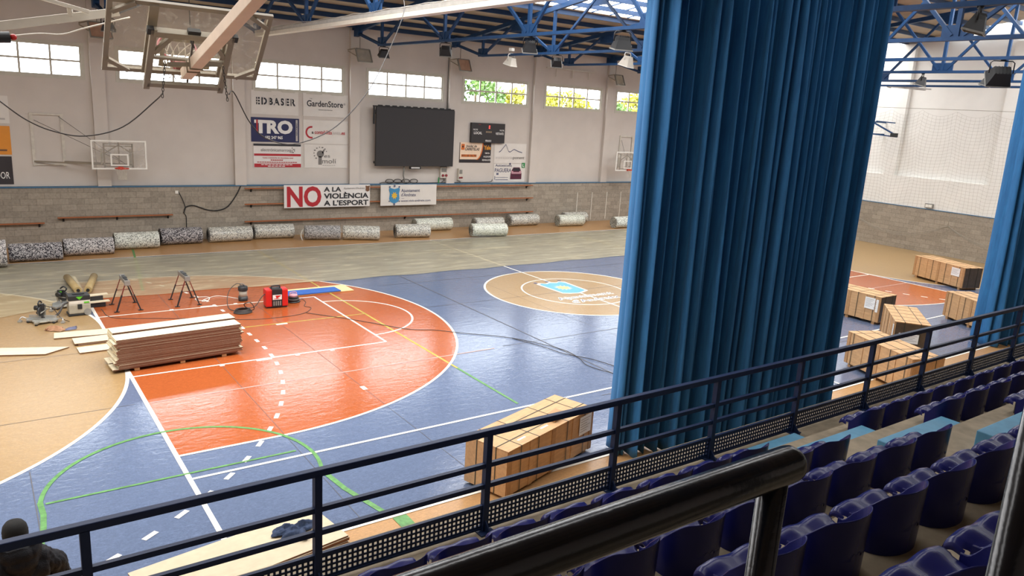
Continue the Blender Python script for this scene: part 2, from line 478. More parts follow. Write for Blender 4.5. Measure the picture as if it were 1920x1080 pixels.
def make_floor():
    M = MB(); names = ['f_tan', 'f_blue', 'f_orange', 'f_osb', 'f_white', 'f_green', 'f_lime', 'f_grey', 'f_seam', 'f_sky', 'f_sun', 'f_ink']
    I = {n: i for i, n in enumerate(names)}
    def rect(x0, x1, y0, y1, z, k): M.mi(I[k]).add([(x0, y0, z), (x1, y0, z), (x1, y1, z), (x0, y1, z)], [(0, 1, 2, 3)])
    def arc(cx, cy, r, a0, a1, n=60): return [(cx + r * math.cos(R(a0 + (a1 - a0) * i / n)), cy + r * math.sin(R(a0 + (a1 - a0) * i / n))) for i in range(n + 1)]
    def fan(pts, z, k): M.mi(I[k]).add([(x, y, z) for x, y in pts], [tuple(range(len(pts)))])
    def stroke(pts, wd, z, k):
        vs = []
        for i, (x, y) in enumerate(pts):
            a = pts[max(i - 1, 0)]; b = pts[min(i + 1, len(pts) - 1)]; d = V((b[0] - a[0], b[1] - a[1])).normalized()
            vs += [(x - d.y * wd / 2, y + d.x * wd / 2, z), (x + d.y * wd / 2, y - d.x * wd / 2, z)]
        M.mi(I[k]).add(vs, [(2 * i, 2 * i + 1, 2 * i + 3, 2 * i + 2) for i in range(len(pts) - 1)])
    def line(x0, y0, x1, y1, wd, z, k='f_white'): stroke([(x0, y0), (x1, y1)], wd, z, k)
    rect(XL, XR, YF, YW, 0, 'f_tan')
    rect(XL, XR, YF, -2.43, .001, 'f_osb'); rect(XL, XR, 17.5, YW, .001, 'f_osb')
    rect(-6, 34, -2.43, 17.5, .0015, 'f_blue')
    for sx, bx in ((1, 0), (-1, 28)):                       # the two ends mirror each other
        X = lambda x: bx + sx * x
        o = lambda pts: [(X(x), y) for x, y in (pts if sx > 0 else pts[::-1])]
        fan(o([(-6, 0)] + arc(-6, 6, 6, -90, 0) + arc(-6, 9, 6, 0, 90)), .003, 'f_tan')
        fan(o([(0, .88)] + arc(1.65, 7.5, 6.62, -90, 90, 90) + [(0, 14.12)]), .0045, 'f_orange')
        stroke(o(arc(-6, 6, 6, -90, 0) + arc(-6, 9, 6, 0, 90)), .07, .006, 'f_white')
        stroke(o([(0, .9)] + arc(1.65, 7.5, 6.6, -90, 90, 90) + [(0, 14.1)]), .06, .0075, 'f_white')
        for y in (5.05, 9.95): line(X(0), y, X(5.8), y, .055, .0078)
        line(X(5.8), 5.05, X(5.8), 9.95, .055, .0079)
        stroke(o(arc(5.8, 7.5, 1.8, -90, 90, 40)), .055, .0076, 'f_white')
        line(X(0), -2.43, X(0), 15, .075, .0082)
        line(X(0), 3.45, X(8.0), 3.45, .045, .0074, 'f_grey')
        line(X(6.4), 2.6, X(6.4), 17.4, .06, .0073, 'f_lime'); line(X(6.4), .2, X(6.4), 2.6, .06, .0073, 'f_green' if sx > 0 else 'f_lime'); line(X(1.2), 7.63, X(6.4), 7.63, .05, .0073, 'f_lime')
        for kx, wd in ((1.75, .1), (2.55, .35), (3.45, .1), (4.3, .1)):
            rect(min(X(kx), X(kx + wd)), max(X(kx), X(kx + wd)), 4.94, 5.05, .008, 'f_white'); rect(min(X(kx), X(kx + wd)), max(X(kx), X(kx + wd)), 9.95, 10.06, .008, 'f_white')
        # nine metre dashes
        pa = arc(-6, 6, 9, -90, 0, 47); pb = arc(-6, 9, 9, 0, 90, 47)
        full = pa + [(3, 6 + .3 * i) for i in range(1, 10)] + pb
        for i in range(0, len(full) - 1, 2):
            (x0, y0), (x1, y1) = full[i], full[i + 1]
            if not -2.3 < y0 < 17.4: continue
            stroke(o([(x0, y0), (x0 + (x1 - x0) * .75, y0 + (y1 - y0) * .75)]), .08, .0084, 'f_white')
        rect(min(X(3.85), X(4.15)), max(X(3.85), X(4.15)), 7.5, 7.6, .0086, 'f_white'); rect(min(X(3.93), X(4.03)), max(X(3.93), X(4.03)), 2.28, 2.48, .0086, 'f_white')
    fan(arc(14, 7.5, 3.05, 0, 359, 120), .0045, 'f_tan')
    stroke(arc(14, 7.5, 3.05, 0, 360, 120), .07, .006, 'f_white'); stroke(arc(14, 7.5, 1.8, 0, 360, 90), .055, .0062, 'f_white')
    line(0, 0, 28, 0, .06, .0083); line(-6, 15, 34, 15, .06, .0083); line(-6, 17.5, 34, 17.5, .07, .0083)
    line(-6, -2.46, 34, -2.46, .13, .0083); line(14, -2.43, 14, 17.5, .065, .0085)
    line(6.9, -.1, 6.9, -.3, .06, .0083)
    # hand sprayed green markings of a small goal area
    stroke(arc(0, 0, 1.98, 172, -18, 70), .065, .009, 'f_green'); stroke([(-1.965, .28), (-1.95, -.1), (-1.98, -.5), (-2.06, -1.1)], .075, .0091, 'f_green'); line(-2.02, -2.4, -2.02, 1.4, .012, .0072, 'f_seam'); line(-1.9, .21, 1.75, .21, .05, .0088, 'f_green')
    stroke([(1.86, -.6), (1.95, -1.4), (2.16, -2.3)], .09, .009, 'f_green'); rect(2.2, 2.42, -2.98, -2.54, .009, 'f_green')
    stroke([(2.3, 18.9), (1.9, 15.5), (1.5, 12.4)], .07, .009, 'f_green')
    # joints between the vinyl sheets
    for x in (1.8, 3.98, 9.5, 11.7, 18.2, 20.4): line(x, -2.4, x, 17.4, .009 if x != 9.5 else .028, .0072, 'f_seam')
    for y in (10.52, 7.56, 3.5, -.25): line(8.3, y, 20, y, .018, .0071, 'f_seam')
    for y in (3.5, 7.1): line(-6, y, -.2, y, .012, .0071, 'f_seam')
    # emblem in the centre circle
    shield = [(13.32, 8.75), (13.36, 7.36), (13.62, 7.24), (13.93, 7.16), (14.2, 7.24), (14.5, 7.38), (14.56, 8.72), (14.38, 8.86), (14.2, 8.74), (13.93, 8.86), (13.7, 8.74), (13.5, 8.88)]
    fan(shield, .0088, 'f_white')
    c = (13.93, 8.02); fan([(c[0] + (x - c[0]) * .86, c[1] + (y - c[1]) * .9) for x, y in shield], .0092, 'f_sky')
    fan([(c[0] + (.34 if i % 2 else .17) * math.cos(math.pi * i / 12), c[1] + (.34 if i % 2 else .17) * math.sin(math.pi * i / 12)) for i in range(24)], .0096, 'f_sun')
    for x, y in ((13.4, 8.92), (13.93, 8.95), (14.46, 8.92)): fan([(x + .07 * math.cos(i), y + .07 * math.sin(i)) for i in [2 * math.pi * k / 10 for k in range(10)]], .0097, 'f_ink')
    fn = lambda u, v, z=.0094: (u, v, z)
    M.mi(I['f_white']); text(M, 'Ajuntament', 12.7, 6.68, .3, fn, .055, 2.35); text(M, "d'Andratx", 12.92, 6.2, .3, fn, .055, 2.05)
    fn2 = lambda u, v: (u, v, .0098)
    M.mi(I['f_ink']); text(M, 'Ajuntament', 12.74, 6.7, .27, fn2, -.012, 2.28); text(M, "d'Andratx", 12.96, 6.22, .27, fn2, -.012, 1.98)
    return struct('floor', M, names)


make_floor()


def film():
    edge = [(-3.2, 10.2), (-2.07, 10.72), (-.47, 11.5), (.2, 11.85), (3.7, 11.84), (7.4, 11.66), (12.9, 11.65), (20, 11.72), (26.2, 11.6)]
    M = MB(); nu, nv = 120, 24
    def fn(u, v):
        x = -3.2 + 29.4 * u
        for (xa, ya), (xb, yb) in zip(edge, edge[1:]):
            if x <= xb + 1e-6: y0 = ya + (yb - ya) * (x - xa) / (xb - xa); break
        y = y0 + .05 * math.sin(x * 2.3) * (1 - v) + (17.35 - y0) * v
        return (x, y, .016 + .006 * noise.noise(V((x * .8, y * 2.5, 0))) + .004)
    M.grid(fn, nu, nv)
    solo('protective_film', M, 'film', 'clear plastic film spread over the far strip of the court', 'plastic film')


film()


def walls():
    M = MB().mi(0)
    M.bx(XL, XR + .3, YB, YW + .3, 0, 2.14)
    struct('wall_back', M, ['block_x'])
    # upper plaster wall with window openings
    M = MB(); bays = [7.37 + 4.96 * k for k in range(-3, 7)]
    wins = [(b, b + 3.78) for b in bays if b > XL and b + 3.78 < XR]
    z0, z1 = 6.06, 7.14
    M.bx(XL, XR, YW, YW + .25, 2.14, z0); M.bx(XL, XR, YW, YW + .25, z1, 9.0)
    xs = [XL] + [q for ab in wins for q in ab] + [XR]
    for i in range(0, len(xs), 2): M.bx(xs[i], xs[i + 1], YW, YW + .25, z0, z1)
    struct('wall_upper', M, ['plaster'])
    for i, x in enumerate([1.71 + 4.97 * k for k in range(-1, 8)]):
        P = MB(); P.bx(x - .225, x + .225, YB + .01, YW, 2.17, 8.72); struct('trim_pilaster_%d' % (i + 1), P, 'plaster')
    T = MB(); T.bx(XL, XR, YB - .03, YW, 2.13, 2.17); struct('trim_1', T, 'cap')
    for i, (a, b) in enumerate(wins):
        F = MB(); y0, y1 = YW + .02, YW + .09
        for x in (a, b - .05): F.bx(x, x + .05, y0, y1, z0, z1)
        F.bx(a + .05, b - .05, y0, y1, z0, z0 + .05); F.bx(a + .05, b - .05, y0, y1, z1 - .05, z1)
        for k in (1, 2, 3):
            x = a + 3.78 * k / 4; F.bx(x - .035, x + .035, y0 + .01, y1, z0 + .05, z1 - .05)
        zm = (z0 + z1) / 2; F.bx(a + .05, b - .05, y0 + .016, y1 - .006, zm - .035, zm + .035)
        for x0, x1, za, zb in ((a - .1, a, z0 - .1, z1 + .1), (b, b + .1, z0 - .1, z1 + .1), (a, b, z0 - .1, z0), (a, b, z1, z1 + .1)): F.bx(x0, x1, YW - .015, YW, za, zb)
        f = struct('window_%d' % (i + 1), F, 'wframe')
        G = MB(); G.add([(a + .03, YW + .06, z0 + .03), (b - .03, YW + .06, z0 + .03), (b - .03, YW + .06, z1 - .03), (a + .03, YW + .06, z1 - .03)], [(0, 1, 2, 3)])
        part('window_pane', G, 'pane', f)
    # end wall
    M = MB(); M.bx(XR, XR + .4, YF, YB, 0, 2.16); struct('wall_right', M, 'block_y')
    M = MB(); M.bx(XR + .02, XR + .4, YF, YB, 2.2, 3.68)
    M.poly([(XR + .28, YF, 3.68), (XR + .28, YW, 3.68), (XR + .28, YW, 9), (XR + .28, 2.75, 11.5), (XR + .28, YF, 9)], .12, (1, 0, 0))
    struct('wall_right_upper', M, 'plaster_end')
    for i, y in enumerate((-5.6, -.5, 4.6, 9.75, 14.9)):
        P = MB(); P.bx(XR + .02, XR + .29, y - .3, y + .3, 3.68, 10.2); struct('trim_end_pilaster_%d' % (i + 1), P, 'plaster_end')
    T = MB(); T.bx(XR - .02, XR + .1, YF, YB, 2.16, 2.2); struct('trim_2', T, 'cap')
    M = MB(); M.poly([(XL - .2, YF, 0), (XL - .2, YW, 0), (XL - .2, YW, 9), (XL - .2, 2.75, 11.5), (XL - .2, YF, 9)], .2, (1, 0, 0)); struct('wall_left', M, 'plaster')
    M = MB(); M.bx(XL, XR, YF - .2, YF, 0, 9.0); struct('wall_front', M, 'plaster')


walls()
YR = 2.75                                                   # ridge line


def zroof(y): return 8.95 + .136 * ((YW - y) if y > YR else (y - YF))


def roof():
    M = MB(); st = [(YW, 13.6), (10.2, 7.8), (3.2, YR), (YR, 2.2), (-1.6, -6.5), (-7.35, YF)]
    def slab(y0, y1):
        M.add([(XL, y0, zroof(y0)), (XR + .3, y0, zroof(y0)), (XR + .3, y1, zroof(y1 + 1e-6)), (XL, y1, zroof(y1 + 1e-6)),
               (XL, y0, zroof(y0) + .08), (XR + .3, y0, zroof(y0) + .08), (XR + .3, y1, zroof(y1 + 1e-6) + .08), (XL, y1, zroof(y1 + 1e-6) + .08)],
              [(0, 1, 2, 3), (7, 6, 5, 4), (0, 4, 5, 1), (3, 2, 6, 7)])
    for a, b in st: slab(a, b)
    sky_and_fill = ((13.6, 10.2, 12.5, XR), (7.8, 3.2, XL, 12.5), (2.2, -1.6, XL, XR), (-6.5, -7.35, XL, XR))  # first strip is a visible skylight; the rest are unseen, added to brighten
    for y0, y1, x0, x1 in sky_and_fill:
        for xa, xb in ((XL, x0), (x1, XR)):
            if xb > xa: M.add([(xa, y0, zroof(y0)), (xb, y0, zroof(y0)), (xb, y1, zroof(y1)), (xa, y1, zroof(y1))], [(0, 1, 2, 3)])
    struct('ceiling', M, 'roof')
    for i, (y0, y1, x0, x1) in enumerate(sky_and_fill):
        G = MB(); G.add([(x0, y0, zroof(y0) + .03), (x0, y1, zroof(y1) + .03), (x1, y1, zroof(y1) + .03), (x1, y0, zroof(y0) + .03)], [(0, 3, 2, 1)])
        g = struct('window_skylight_%d' % (i + 1), G, 'skylight')
        B = MB()
        for x in range(int(x0) + 1, int(x1) + 1): B.bar((x, y0, zroof(y0) + .01), (x, y1, zroof(y1) + .01), .05, .04)
        part('glazing_bars', B, 'steel', g)
    ys = [YW - .35 - 1.27 * k for k in range(14)] + [YF + .4 + 1.27 * k for k in range(13)]
    for k, y in enumerate(ys):
        P = MB(); z = zroof(y) - .1; P.bx(XL, XR + .25, y - .035, y + .035, z - .08, z + .095)
        near = k >= 14; n = ORD[k if not near else k - 14]
        solo('roof_purlin', P, 'purlin', 'dark blue roof purlin, %s up from the %s' % (n, 'wall with windows' if not near else 'wall behind the stands'), 'roof beam', 'roof purlins')


roof()
TX = [1.75, 6.65, 11.65, 16.5, 21.4, 26.3, 31.2]
TXL = ['over the folded basket at the left', 'carrying a pale cable tray', 'meeting the wall left of the black screen', 'meeting the wall right of the black screen', 'meeting the wall left of the fifth full window',
       'meeting the wall behind the blue curtain edge', 'farthest away, nearest the end wall']


def truss(x, lab, tray):
    t = thing('roof_truss', 'blue steel roof truss ' + lab, 'roof truss', (x, YR, 8.05), 0, 'roof trusses')
    zt = lambda y: zroof(y) - .3
    for sgn in (1, -1):
        Y = lambda d: YR + sgn * d
        D = YW - YR
        M = MB(); M.bar((x, Y(0), 8.05), (x, Y(15.05), 8.05), .16, .09); part('bottom_chord', M, 'galv' if tray else 'steel', t, True)
        M = MB(); M.bar((x, Y(0), zt(Y(.001))), (x, Y(D - .2), zt(Y(D - .2))), .14, .16); part('top_chord', M, 'steel', t, True)
        M = MB(); M.bar((x, Y(15.05), 8.05), (x, Y(D - .3), 8.62), .12, .1); part('end_strut', M, 'steel', t, True)
        M = MB(); M.poly([(x - .1, Y(D - .02), 8.45), (x - .1, Y(D - .02), 8.95), (x - .1, Y(D - .75), 8.9), (x - .1, Y(D - .6), 8.5)], .2, (1, 0, 0)); part('wall_bracket', M, 'steel', t, True)
        for d in (.001, 5.05, 10.05, 15.05):
            if d > 1 or sgn > 0:
                M = MB(); M.bar((x, Y(d), 8.05), (x, Y(d), zt(Y(d))), .1, .1); part('web_post', M, 'steel', t, True)
                M = MB(); M.bx(x - .02, x + .02, Y(d) - .36, Y(d) + .36, 8.02, 8.36); part('gusset_plate', M, 'steel', t, True)
            for e in (-2.5, 2.5):
                if d < 1 and e < 0: continue
                if d > 15 and e > 0: continue
                M = MB(); M.bar((x, Y(d + (.12 if e > 0 else -.12)), 8.12), (x, Y(d + e), zt(Y(d + e))), .085, .085); part('web_diagonal', M, 'steel', t, True)
        for d in (2.5, 7.5, 12.5):
            M = MB(); M.bx(x - .02, x + .02, Y(d) - .42, Y(d) + .42, zt(Y(d)) - .4, zt(Y(d)) - .02); part('gusset_plate', M, 'steel', t, True)
    if tray:
        M = MB(); M.bx(x - .12, x + .12, -12, 17.6, 7.88, 7.99); part('cable_tray', M, 'lgrey', t, True)
        M = MB()
        for k in range(4):
            M.tube([(x - .08 + .05 * k, y * 1.0, 8.12 + .02 * math.sin(y * 3 + k * 2)) for y in range(-11, 18)], .012, 5)
        part('cables', M, 'galv', t, True)
    return t


for x, l in zip(TX, TXL): truss(x, l, x == 6.65)
# long tie beam between the far trusses (right)
M = MB(); M.bar((33.9, -4, 8.0), (33.9, 14, 8.0), .1, .09); solo('tie_beam', M, 'steel', 'slim blue tie beam under the roof in front of the end wall', 'roof beam')


# ------------------------------------------------------------------ trees outside the windows
def tree(x, y, h, r, leaf, lab):
    t = thing('tree', lab, 'tree', (x, y, 0), 0, 'trees beyond the windows')
    M = MB(); M.tube([(0, 0, 0), (.05, .1, h * .4), (0, 0, h * .8)], [.22, .17, .06], 8)
    for k in range(6):
        a = k * 1.05; M.tube([(0, 0, h * .4 + .12 * k), (math.cos(a) * r * .5, math.sin(a) * r * .5, h * .6 + .2 * k)], [.08, .03], 6)
    part('trunk', M, 'bark', t)
    M = MB(); rnd = random.Random(int(x * 10))
    for k in range(2600):
        d = V((rnd.gauss(0, 1), rnd.gauss(0, 1), rnd.gauss(0, 1))).normalized() * r * (.35 + .65 * rnd.random() ** .5)
        c = V((d.x, d.y, h * .72 + d.z * .8))
        if noise.noise(c * .9 + V((x, 0, 0))) < -.12: continue
        n = V((rnd.gauss(0, 1), rnd.gauss(0, 1), rnd.gauss(0, 1))).normalized(); a = n.orthogonal().normalized() * .16; b = n.cross(a).normalized() * .1
        M.add([c - a, c + b, c + a, c - b], [(0, 1, 2, 3)])
    part('foliage', M, leaf, t)


tree(24.3, 30.5, 8.6, 2.0, 'leaf_g', 'green tree outside, seen through the window right of the black screen, left part')
tree(28.3, 30, 8.2, 2.0, 'leaf_y', 'yellow green tree outside, seen through the window above the scoreboard, right part')
tree(32.2, 31, 8.0, 1.9, 'leaf_y', 'yellow green tree outside, behind the second window right of the black screen')
tree(36.6, 31, 7.2, 1.9, 'leaf_g', 'low green tree outside, right part of the second window past the screen')
tree(40.8, 33, 8.2, 2.0, 'leaf_y', 'yellow green tree outside, behind the last window beside the blue curtain')
M = MB(); M.bx(-30, 70, 21.2, 90, -.3, -.05); struct('ground', M, 'concrete')


# ------------------------------------------------------------------ stands
ROWY = [-7.41 - .7975 * i for i in range(8)]; ROWZ = [2.466 + .4125 * i for i in range(8)]


def stands():
    M = MB(); M.bx(XL, XR, -6.6, -5.82, 0, 2.05)
    for i in range(7):
        y1 = ROWY[i] + .42 + (.0 if i else 0); y0 = YF if i == 6 else ROWY[i + 1] + .42
        M.bx(XL, XR, y0, y1, 0, ROWZ[i])
    M.bx(XL, XR, ROWY[0] + .42, -6.6, 0, 2.05)
    struct('stepped_stand', M, 'concrete')
    for i in range(5):
        M = MB(); z1 = ROWZ[i] - .206; z0 = (ROWZ[i - 1] if i else 2.05); y0 = ROWY[i] + .42
        M.bx(4.32, 5.53, y0, y0 + .42, z0, z1)
        solo('aisle_step', M, 'step_blue', 'light blue painted concrete half step in the stair aisle, %s up from the railing' % ORD[i], 'step', 'blue aisle steps', bevel=.008)


stands()


# ================================================================== SEATS
def make_seat(name):
    """low-back shell: pan with two thigh hollows and a rolled edge, curved rear wall reaching the tread"""
    W = .225
    t = thing(name, 'x', 'seat', (0, 0, 0))
    YS0, YC, DR = -.1, -.2, .215                 # side wall starts, arc centre, rear bulge
    SY = .78                                      # overall depth factor
    def ys(M): M.v = [V((q.x, q.y * SY, q.z)) for q in M.v]; return M
    def plan(a):                                  # a 0..1 from right front end round the back to left front end
        if a < .15: return V((W, YS0 + (YC - YS0) * a / .15, 0))
        if a > .85: return V((-W, YS0 + (YC - YS0) * (1 - a) / .15, 0))
        th = (a - .15) / .7 * math.pi; c, s_ = math.cos(th), math.sin(th)
        return V((W * math.copysign(abs(c) ** .95, c), YC - DR * abs(s_) ** .95, 0))
    def rim(a):
        k = min(a, 1 - a) / .5; q = max(0, min(1, (k - .1) / .6)); return .178 + .17 * math.sin(q * math.pi / 2) ** 1.5 + .016 * k
    M = MB()
    def outer(u, v):
        p = plan(u); h = rim(u); k = 1 - .05 * (1 - v)
        return V((p.x * k, YC + (p.y - YC) * k, .003 + (h - .003) * v))
    def inner(u, v):
        p = plan(u); h = rim(u); k = .965 - .04 * v
        return V((p.x * k, YC + (p.y - YC) * k, h - (h - .09) * v))
    def top(u, v):
        p = plan(u); h = rim(u); k = 1 - .035 * v
        return V((p.x * k, YC + (p.y - YC) * k, h + .006 * math.sin(math.pi * v)))
    M.grid(outer, 40, 8); M.grid(top, 40, 4); M.grid(inner, 40, 8)
    part('backrest', ys(M), 'seat', t)
    M = MB()
    def half(v):
        y = .03 - .44 * v
        return y, (W + .003 if y > YS0 + .02 else W - .01 if y > YC else (W - .01) * math.sqrt(max(0.02, 1 - ((YC - y) / DR) ** 2)))
    def pan(u, v):
        y, wd = half(v); x = (2 * u - 1)
        z = .182 + .007 * math.cos(2 * math.pi * (abs(x) - .5)) - .02 * min(1, v * 1.6) + .008 * math.cos(v * 7)
        if v < .12: z -= .03 * (1 - v / .12) ** 2
        e = max(0, (abs(x) - .9) / .1)
        return V((x * wd, y, z - .02 * e * e))
    M.grid(pan, 28, 24)
    M.grid(lambda u, v: pan(u, 0) + V((0, .008 * math.sin(math.pi * v), -.04 * v)), 28, 3)
    for sx in (0, 1): M.grid(lambda u, v, sx=sx: pan(sx, u * .24) + V(((.006 if sx else -.006) * math.sin(math.pi * v), 0, -.035 * v)), 16, 3)
    part('seat_pan', ys(M), 'seat', t)
    M = MB(); M.cyl((0, -.16, .15), (0, -.16, .1675), .012, 14); part('drain_hole', ys(M), 'black', t)
    M = MB(); M.bx(-.12, .12, -.3, -.05, .0, .12); part('mounting_block', ys(M), 'black', t)
    return t


SEATX = [(3.86, 9, 12), (3.86, 9, 6), (3.86, 9, 2), (3.93, 7, 0), (3.93, 7, 0)]
ROWN = ['front row by the railing', 'second row from the railing', 'third row from the railing', 'fourth row from the railing', 'fifth row, nearest the camera']


def seats():
    s0 = make_seat('stadium_seat'); used = False
    for i, (xl, nl, nr) in enumerate(SEATX):
        for side, n in (('left', nl), ('right', nr)):
            for k in range(n):
                if side == 'left' and i == 3 and k > 6: continue
                if side == 'left' and i == 4 and k < 3: continue
                x = xl - .55 * k - .19 if side == 'left' else 6.02 + .55 * k - .19
                o = s0 if not used else copy_tree(s0); used = True
                o.location = (x, ROWY[i] + .318, ROWZ[i]); o.rotation_euler = (0, 0, 0)
                o['label'] = 'navy plastic seat, %s %s of the stair aisle, %s' % (ORD[k], side, ROWN[i])
                o['group'] = 'navy stadium seats'


seats()


# ================================================================== RAILING
def railing():
    t = thing('railing', 'navy steel railing with perforated kick panel along the front of the stands', 'railing', (4, -6.25, 2.05))
    y = -6.25
    M = MB(); M.bx(-4, 20, y - .03, y + .03, 3.01, 3.07); part('top_rail', M, 'navy', t, True, bevel=.006)
    for z in (2.72, 2.515): M = MB(); M.bx(-4, 20, y - .02, y + .02, z - .022, z + .022); part('middle_rail', M, 'navy', t, True)
    posts = [-3.6, -1.97, -.37, 1.237, 2.826, 4.37, 5.974, 7.638, 9.182, 10.786, 12.35, 13.95, 15.55, 17.15]
    for x in posts:
        M = MB(); M.bx(x - .03, x + .03, y - .03, y + .03, 2.05, 3.02)
        p = part('post', M, 'navy', t, True)
        M = MB(); M.bx(x - .08, x + .08, y - .09, y + .09, 2.05, 2.062); M.poly([(x - .006, y - .03, 2.06), (x - .006, y - .13, 2.06), (x - .006, y - .03, 2.17)], .012, (1, 0, 0)); part('base_plate', M, 'navy', p, True)
    # perforated panel: real holes, four rows
    zs0, zs1 = 2.085, 2.315; rows, pz = 4, .046; hole = .026
    for a, b in zip(posts, posts[1:]):
        M = MB(); a += .03; b -= .03; n = int((b - a - .04) / .044); px = (b - a) / n
        zz = [zs0]
        z0 = zs0 + .028
        M.bx(a, b, y - .003, y + .003, zs0, z0)
        for r in range(rows):
            zb = z0 + r * pz; zt = zb + hole
            for k in range(n + 1):
                xa = a + k * px - (px - hole) / 2; xb = xa + (px - hole)
                xa = max(xa, a); xb = min(xb, b)
                M.bx(xa, xb, y - .003, y + .003, zb, zt)
            M.bx(a, b, y - .003, y + .003, zt, zb + pz if r < rows - 1 else zs1)
        M.bx(a, b, y - .015, y + .015, zs1 - .02, zs1 + .012); M.bx(a, b, y - .012, y + .012, zs0 - .01, zs0 + .008)
        part('perforated_panel', M, 'navy', t, True)


railing()


def handrails():
    t = thing('handrail', 'thick glossy black tube handrail with rounded end in the foreground', 'handrail', (-1.57, -10.94, ROWZ[4]))
    y, z = -10.945, 5.462; M = MB()
    pts = [(-4.2, y, z), (-1.556, y, z)]
    M.tube(pts + [(-1.547, y, z), (-1.541, y, z), (-1.538, y, z)], [.0245, .0245, .0235, .02, .012], 24); part('tube', M, 'navytube', t, True)
    for x in (-1.58, -3.6):
        M = MB(); M.tube([(x, y, ROWZ[4]), (x, y, z - .01)], .0185, 20); part('post', M, 'navytube', t, True)
    t = thing('handrail', 'dark round handrail post cut off by the right edge of the photo', 'handrail', (-1.409, -11.162, ROWZ[4]))
    M = MB(); M.tube([(-1.409, -11.162, ROWZ[4]), (-1.409, -11.162, 5.62)], .0205, 20); part('post', M, 'navytube', t, True)
    M = MB(); M.tube([(-1.409, -11.162, 5.62), (.8, -11.162, 5.62)], .0245, 20); part('tube', M, 'navytube', t, True)


handrails()


# ================================================================== CURTAINS
def curtain(name, label, A, B, ztop, folds, depth, seed, flare=0):
    rnd = random.Random(seed); A = V(A); B = V(B); d = (B - A); L = d.length; d.normalize(); nrm = V((d.y, -d.x, 0))   # nrm towards the stands
    # irregular fold boundaries
    wts = [rnd.uniform(.55, 1.6) for _ in range(folds)]; wts[0] = .55; wts[1] = .7; tot = sum(wts); cum = [0]
    for q in wts: cum.append(cum[-1] + q / tot)
    amp = [rnd.uniform(.65, 1.15) for _ in range(folds)]; lean = [rnd.uniform(-.16, .16) for _ in range(folds + 1)]; skew = [rnd.uniform(.25, .5) for _ in range(folds)]
    per = 14; us = []
    for k in range(folds):
        for j in range(per): us.append((k, j / per))
    us.append((folds - 1, 1.0)); nv = 40
    def fn(i, v):
        k, f = us[i]; z = .02 + (ztop - .02) * v
        a = cum[k] + lean[k] * (v - .35) * (1 / folds) * (1 if 0 < k else 0); b = cum[k + 1] + lean[k + 1] * (v - .35) * (1 / folds) * (1 if k < folds - 1 else 0)
        s = skew[k]; g = f / s if f < s else (1 - f) / (1 - s)      # 0..1..0
        bul = math.sin(g * math.pi / 2) ** .8
        am = depth * amp[k] * (1.05 - .25 * v)
        sw = .35 * math.sin(f * math.pi * 2) * am * .35
        p = A + d * ((a + (b - a) * f) * L + sw) + nrm * (bul * am + .03 * math.sin(v * 5 + k * 1.7))
        p += nrm * flare * (1 - v) ** 2 * (a)
        return V((p.x, p.y, z))
    M = MB(); n = len(us)
    vs = [fn(i, j / nv) for j in range(nv + 1) for i in range(n)]
    M.add(vs, [(j * n + i, j * n + i + 1, (j + 1) * n + i + 1, (j + 1) * n + i) for j in range(nv) for i in range(n - 1)], True)
    t = thing(name, label, 'curtain', tuple(A))
    o = part('curtain_fabric', M, 'curtain', t, True)
    sol = o.modifiers.new('thickness', 'SOLIDIFY'); sol.thickness = .006
    M = MB(); M.bar((A.x, A.y, ztop + .03), (B.x, B.y, ztop + .03), .06, .06); part('curtain_track', M, 'galv', t, True)
    return t


curtain('curtain', 'wide blue pleated curtain bunched together in front of the railing, middle of the photo', (6.66, -2.2, 0), (10.66, -3.72, 0), 8.75, 25, .56, 5)
curtain('curtain', 'second blue curtain, partly seen at the right edge of the photo', (21.35, -1.9, 0), (25.5, -3.6, 0), 8.75, 18, .6, 9, .2)


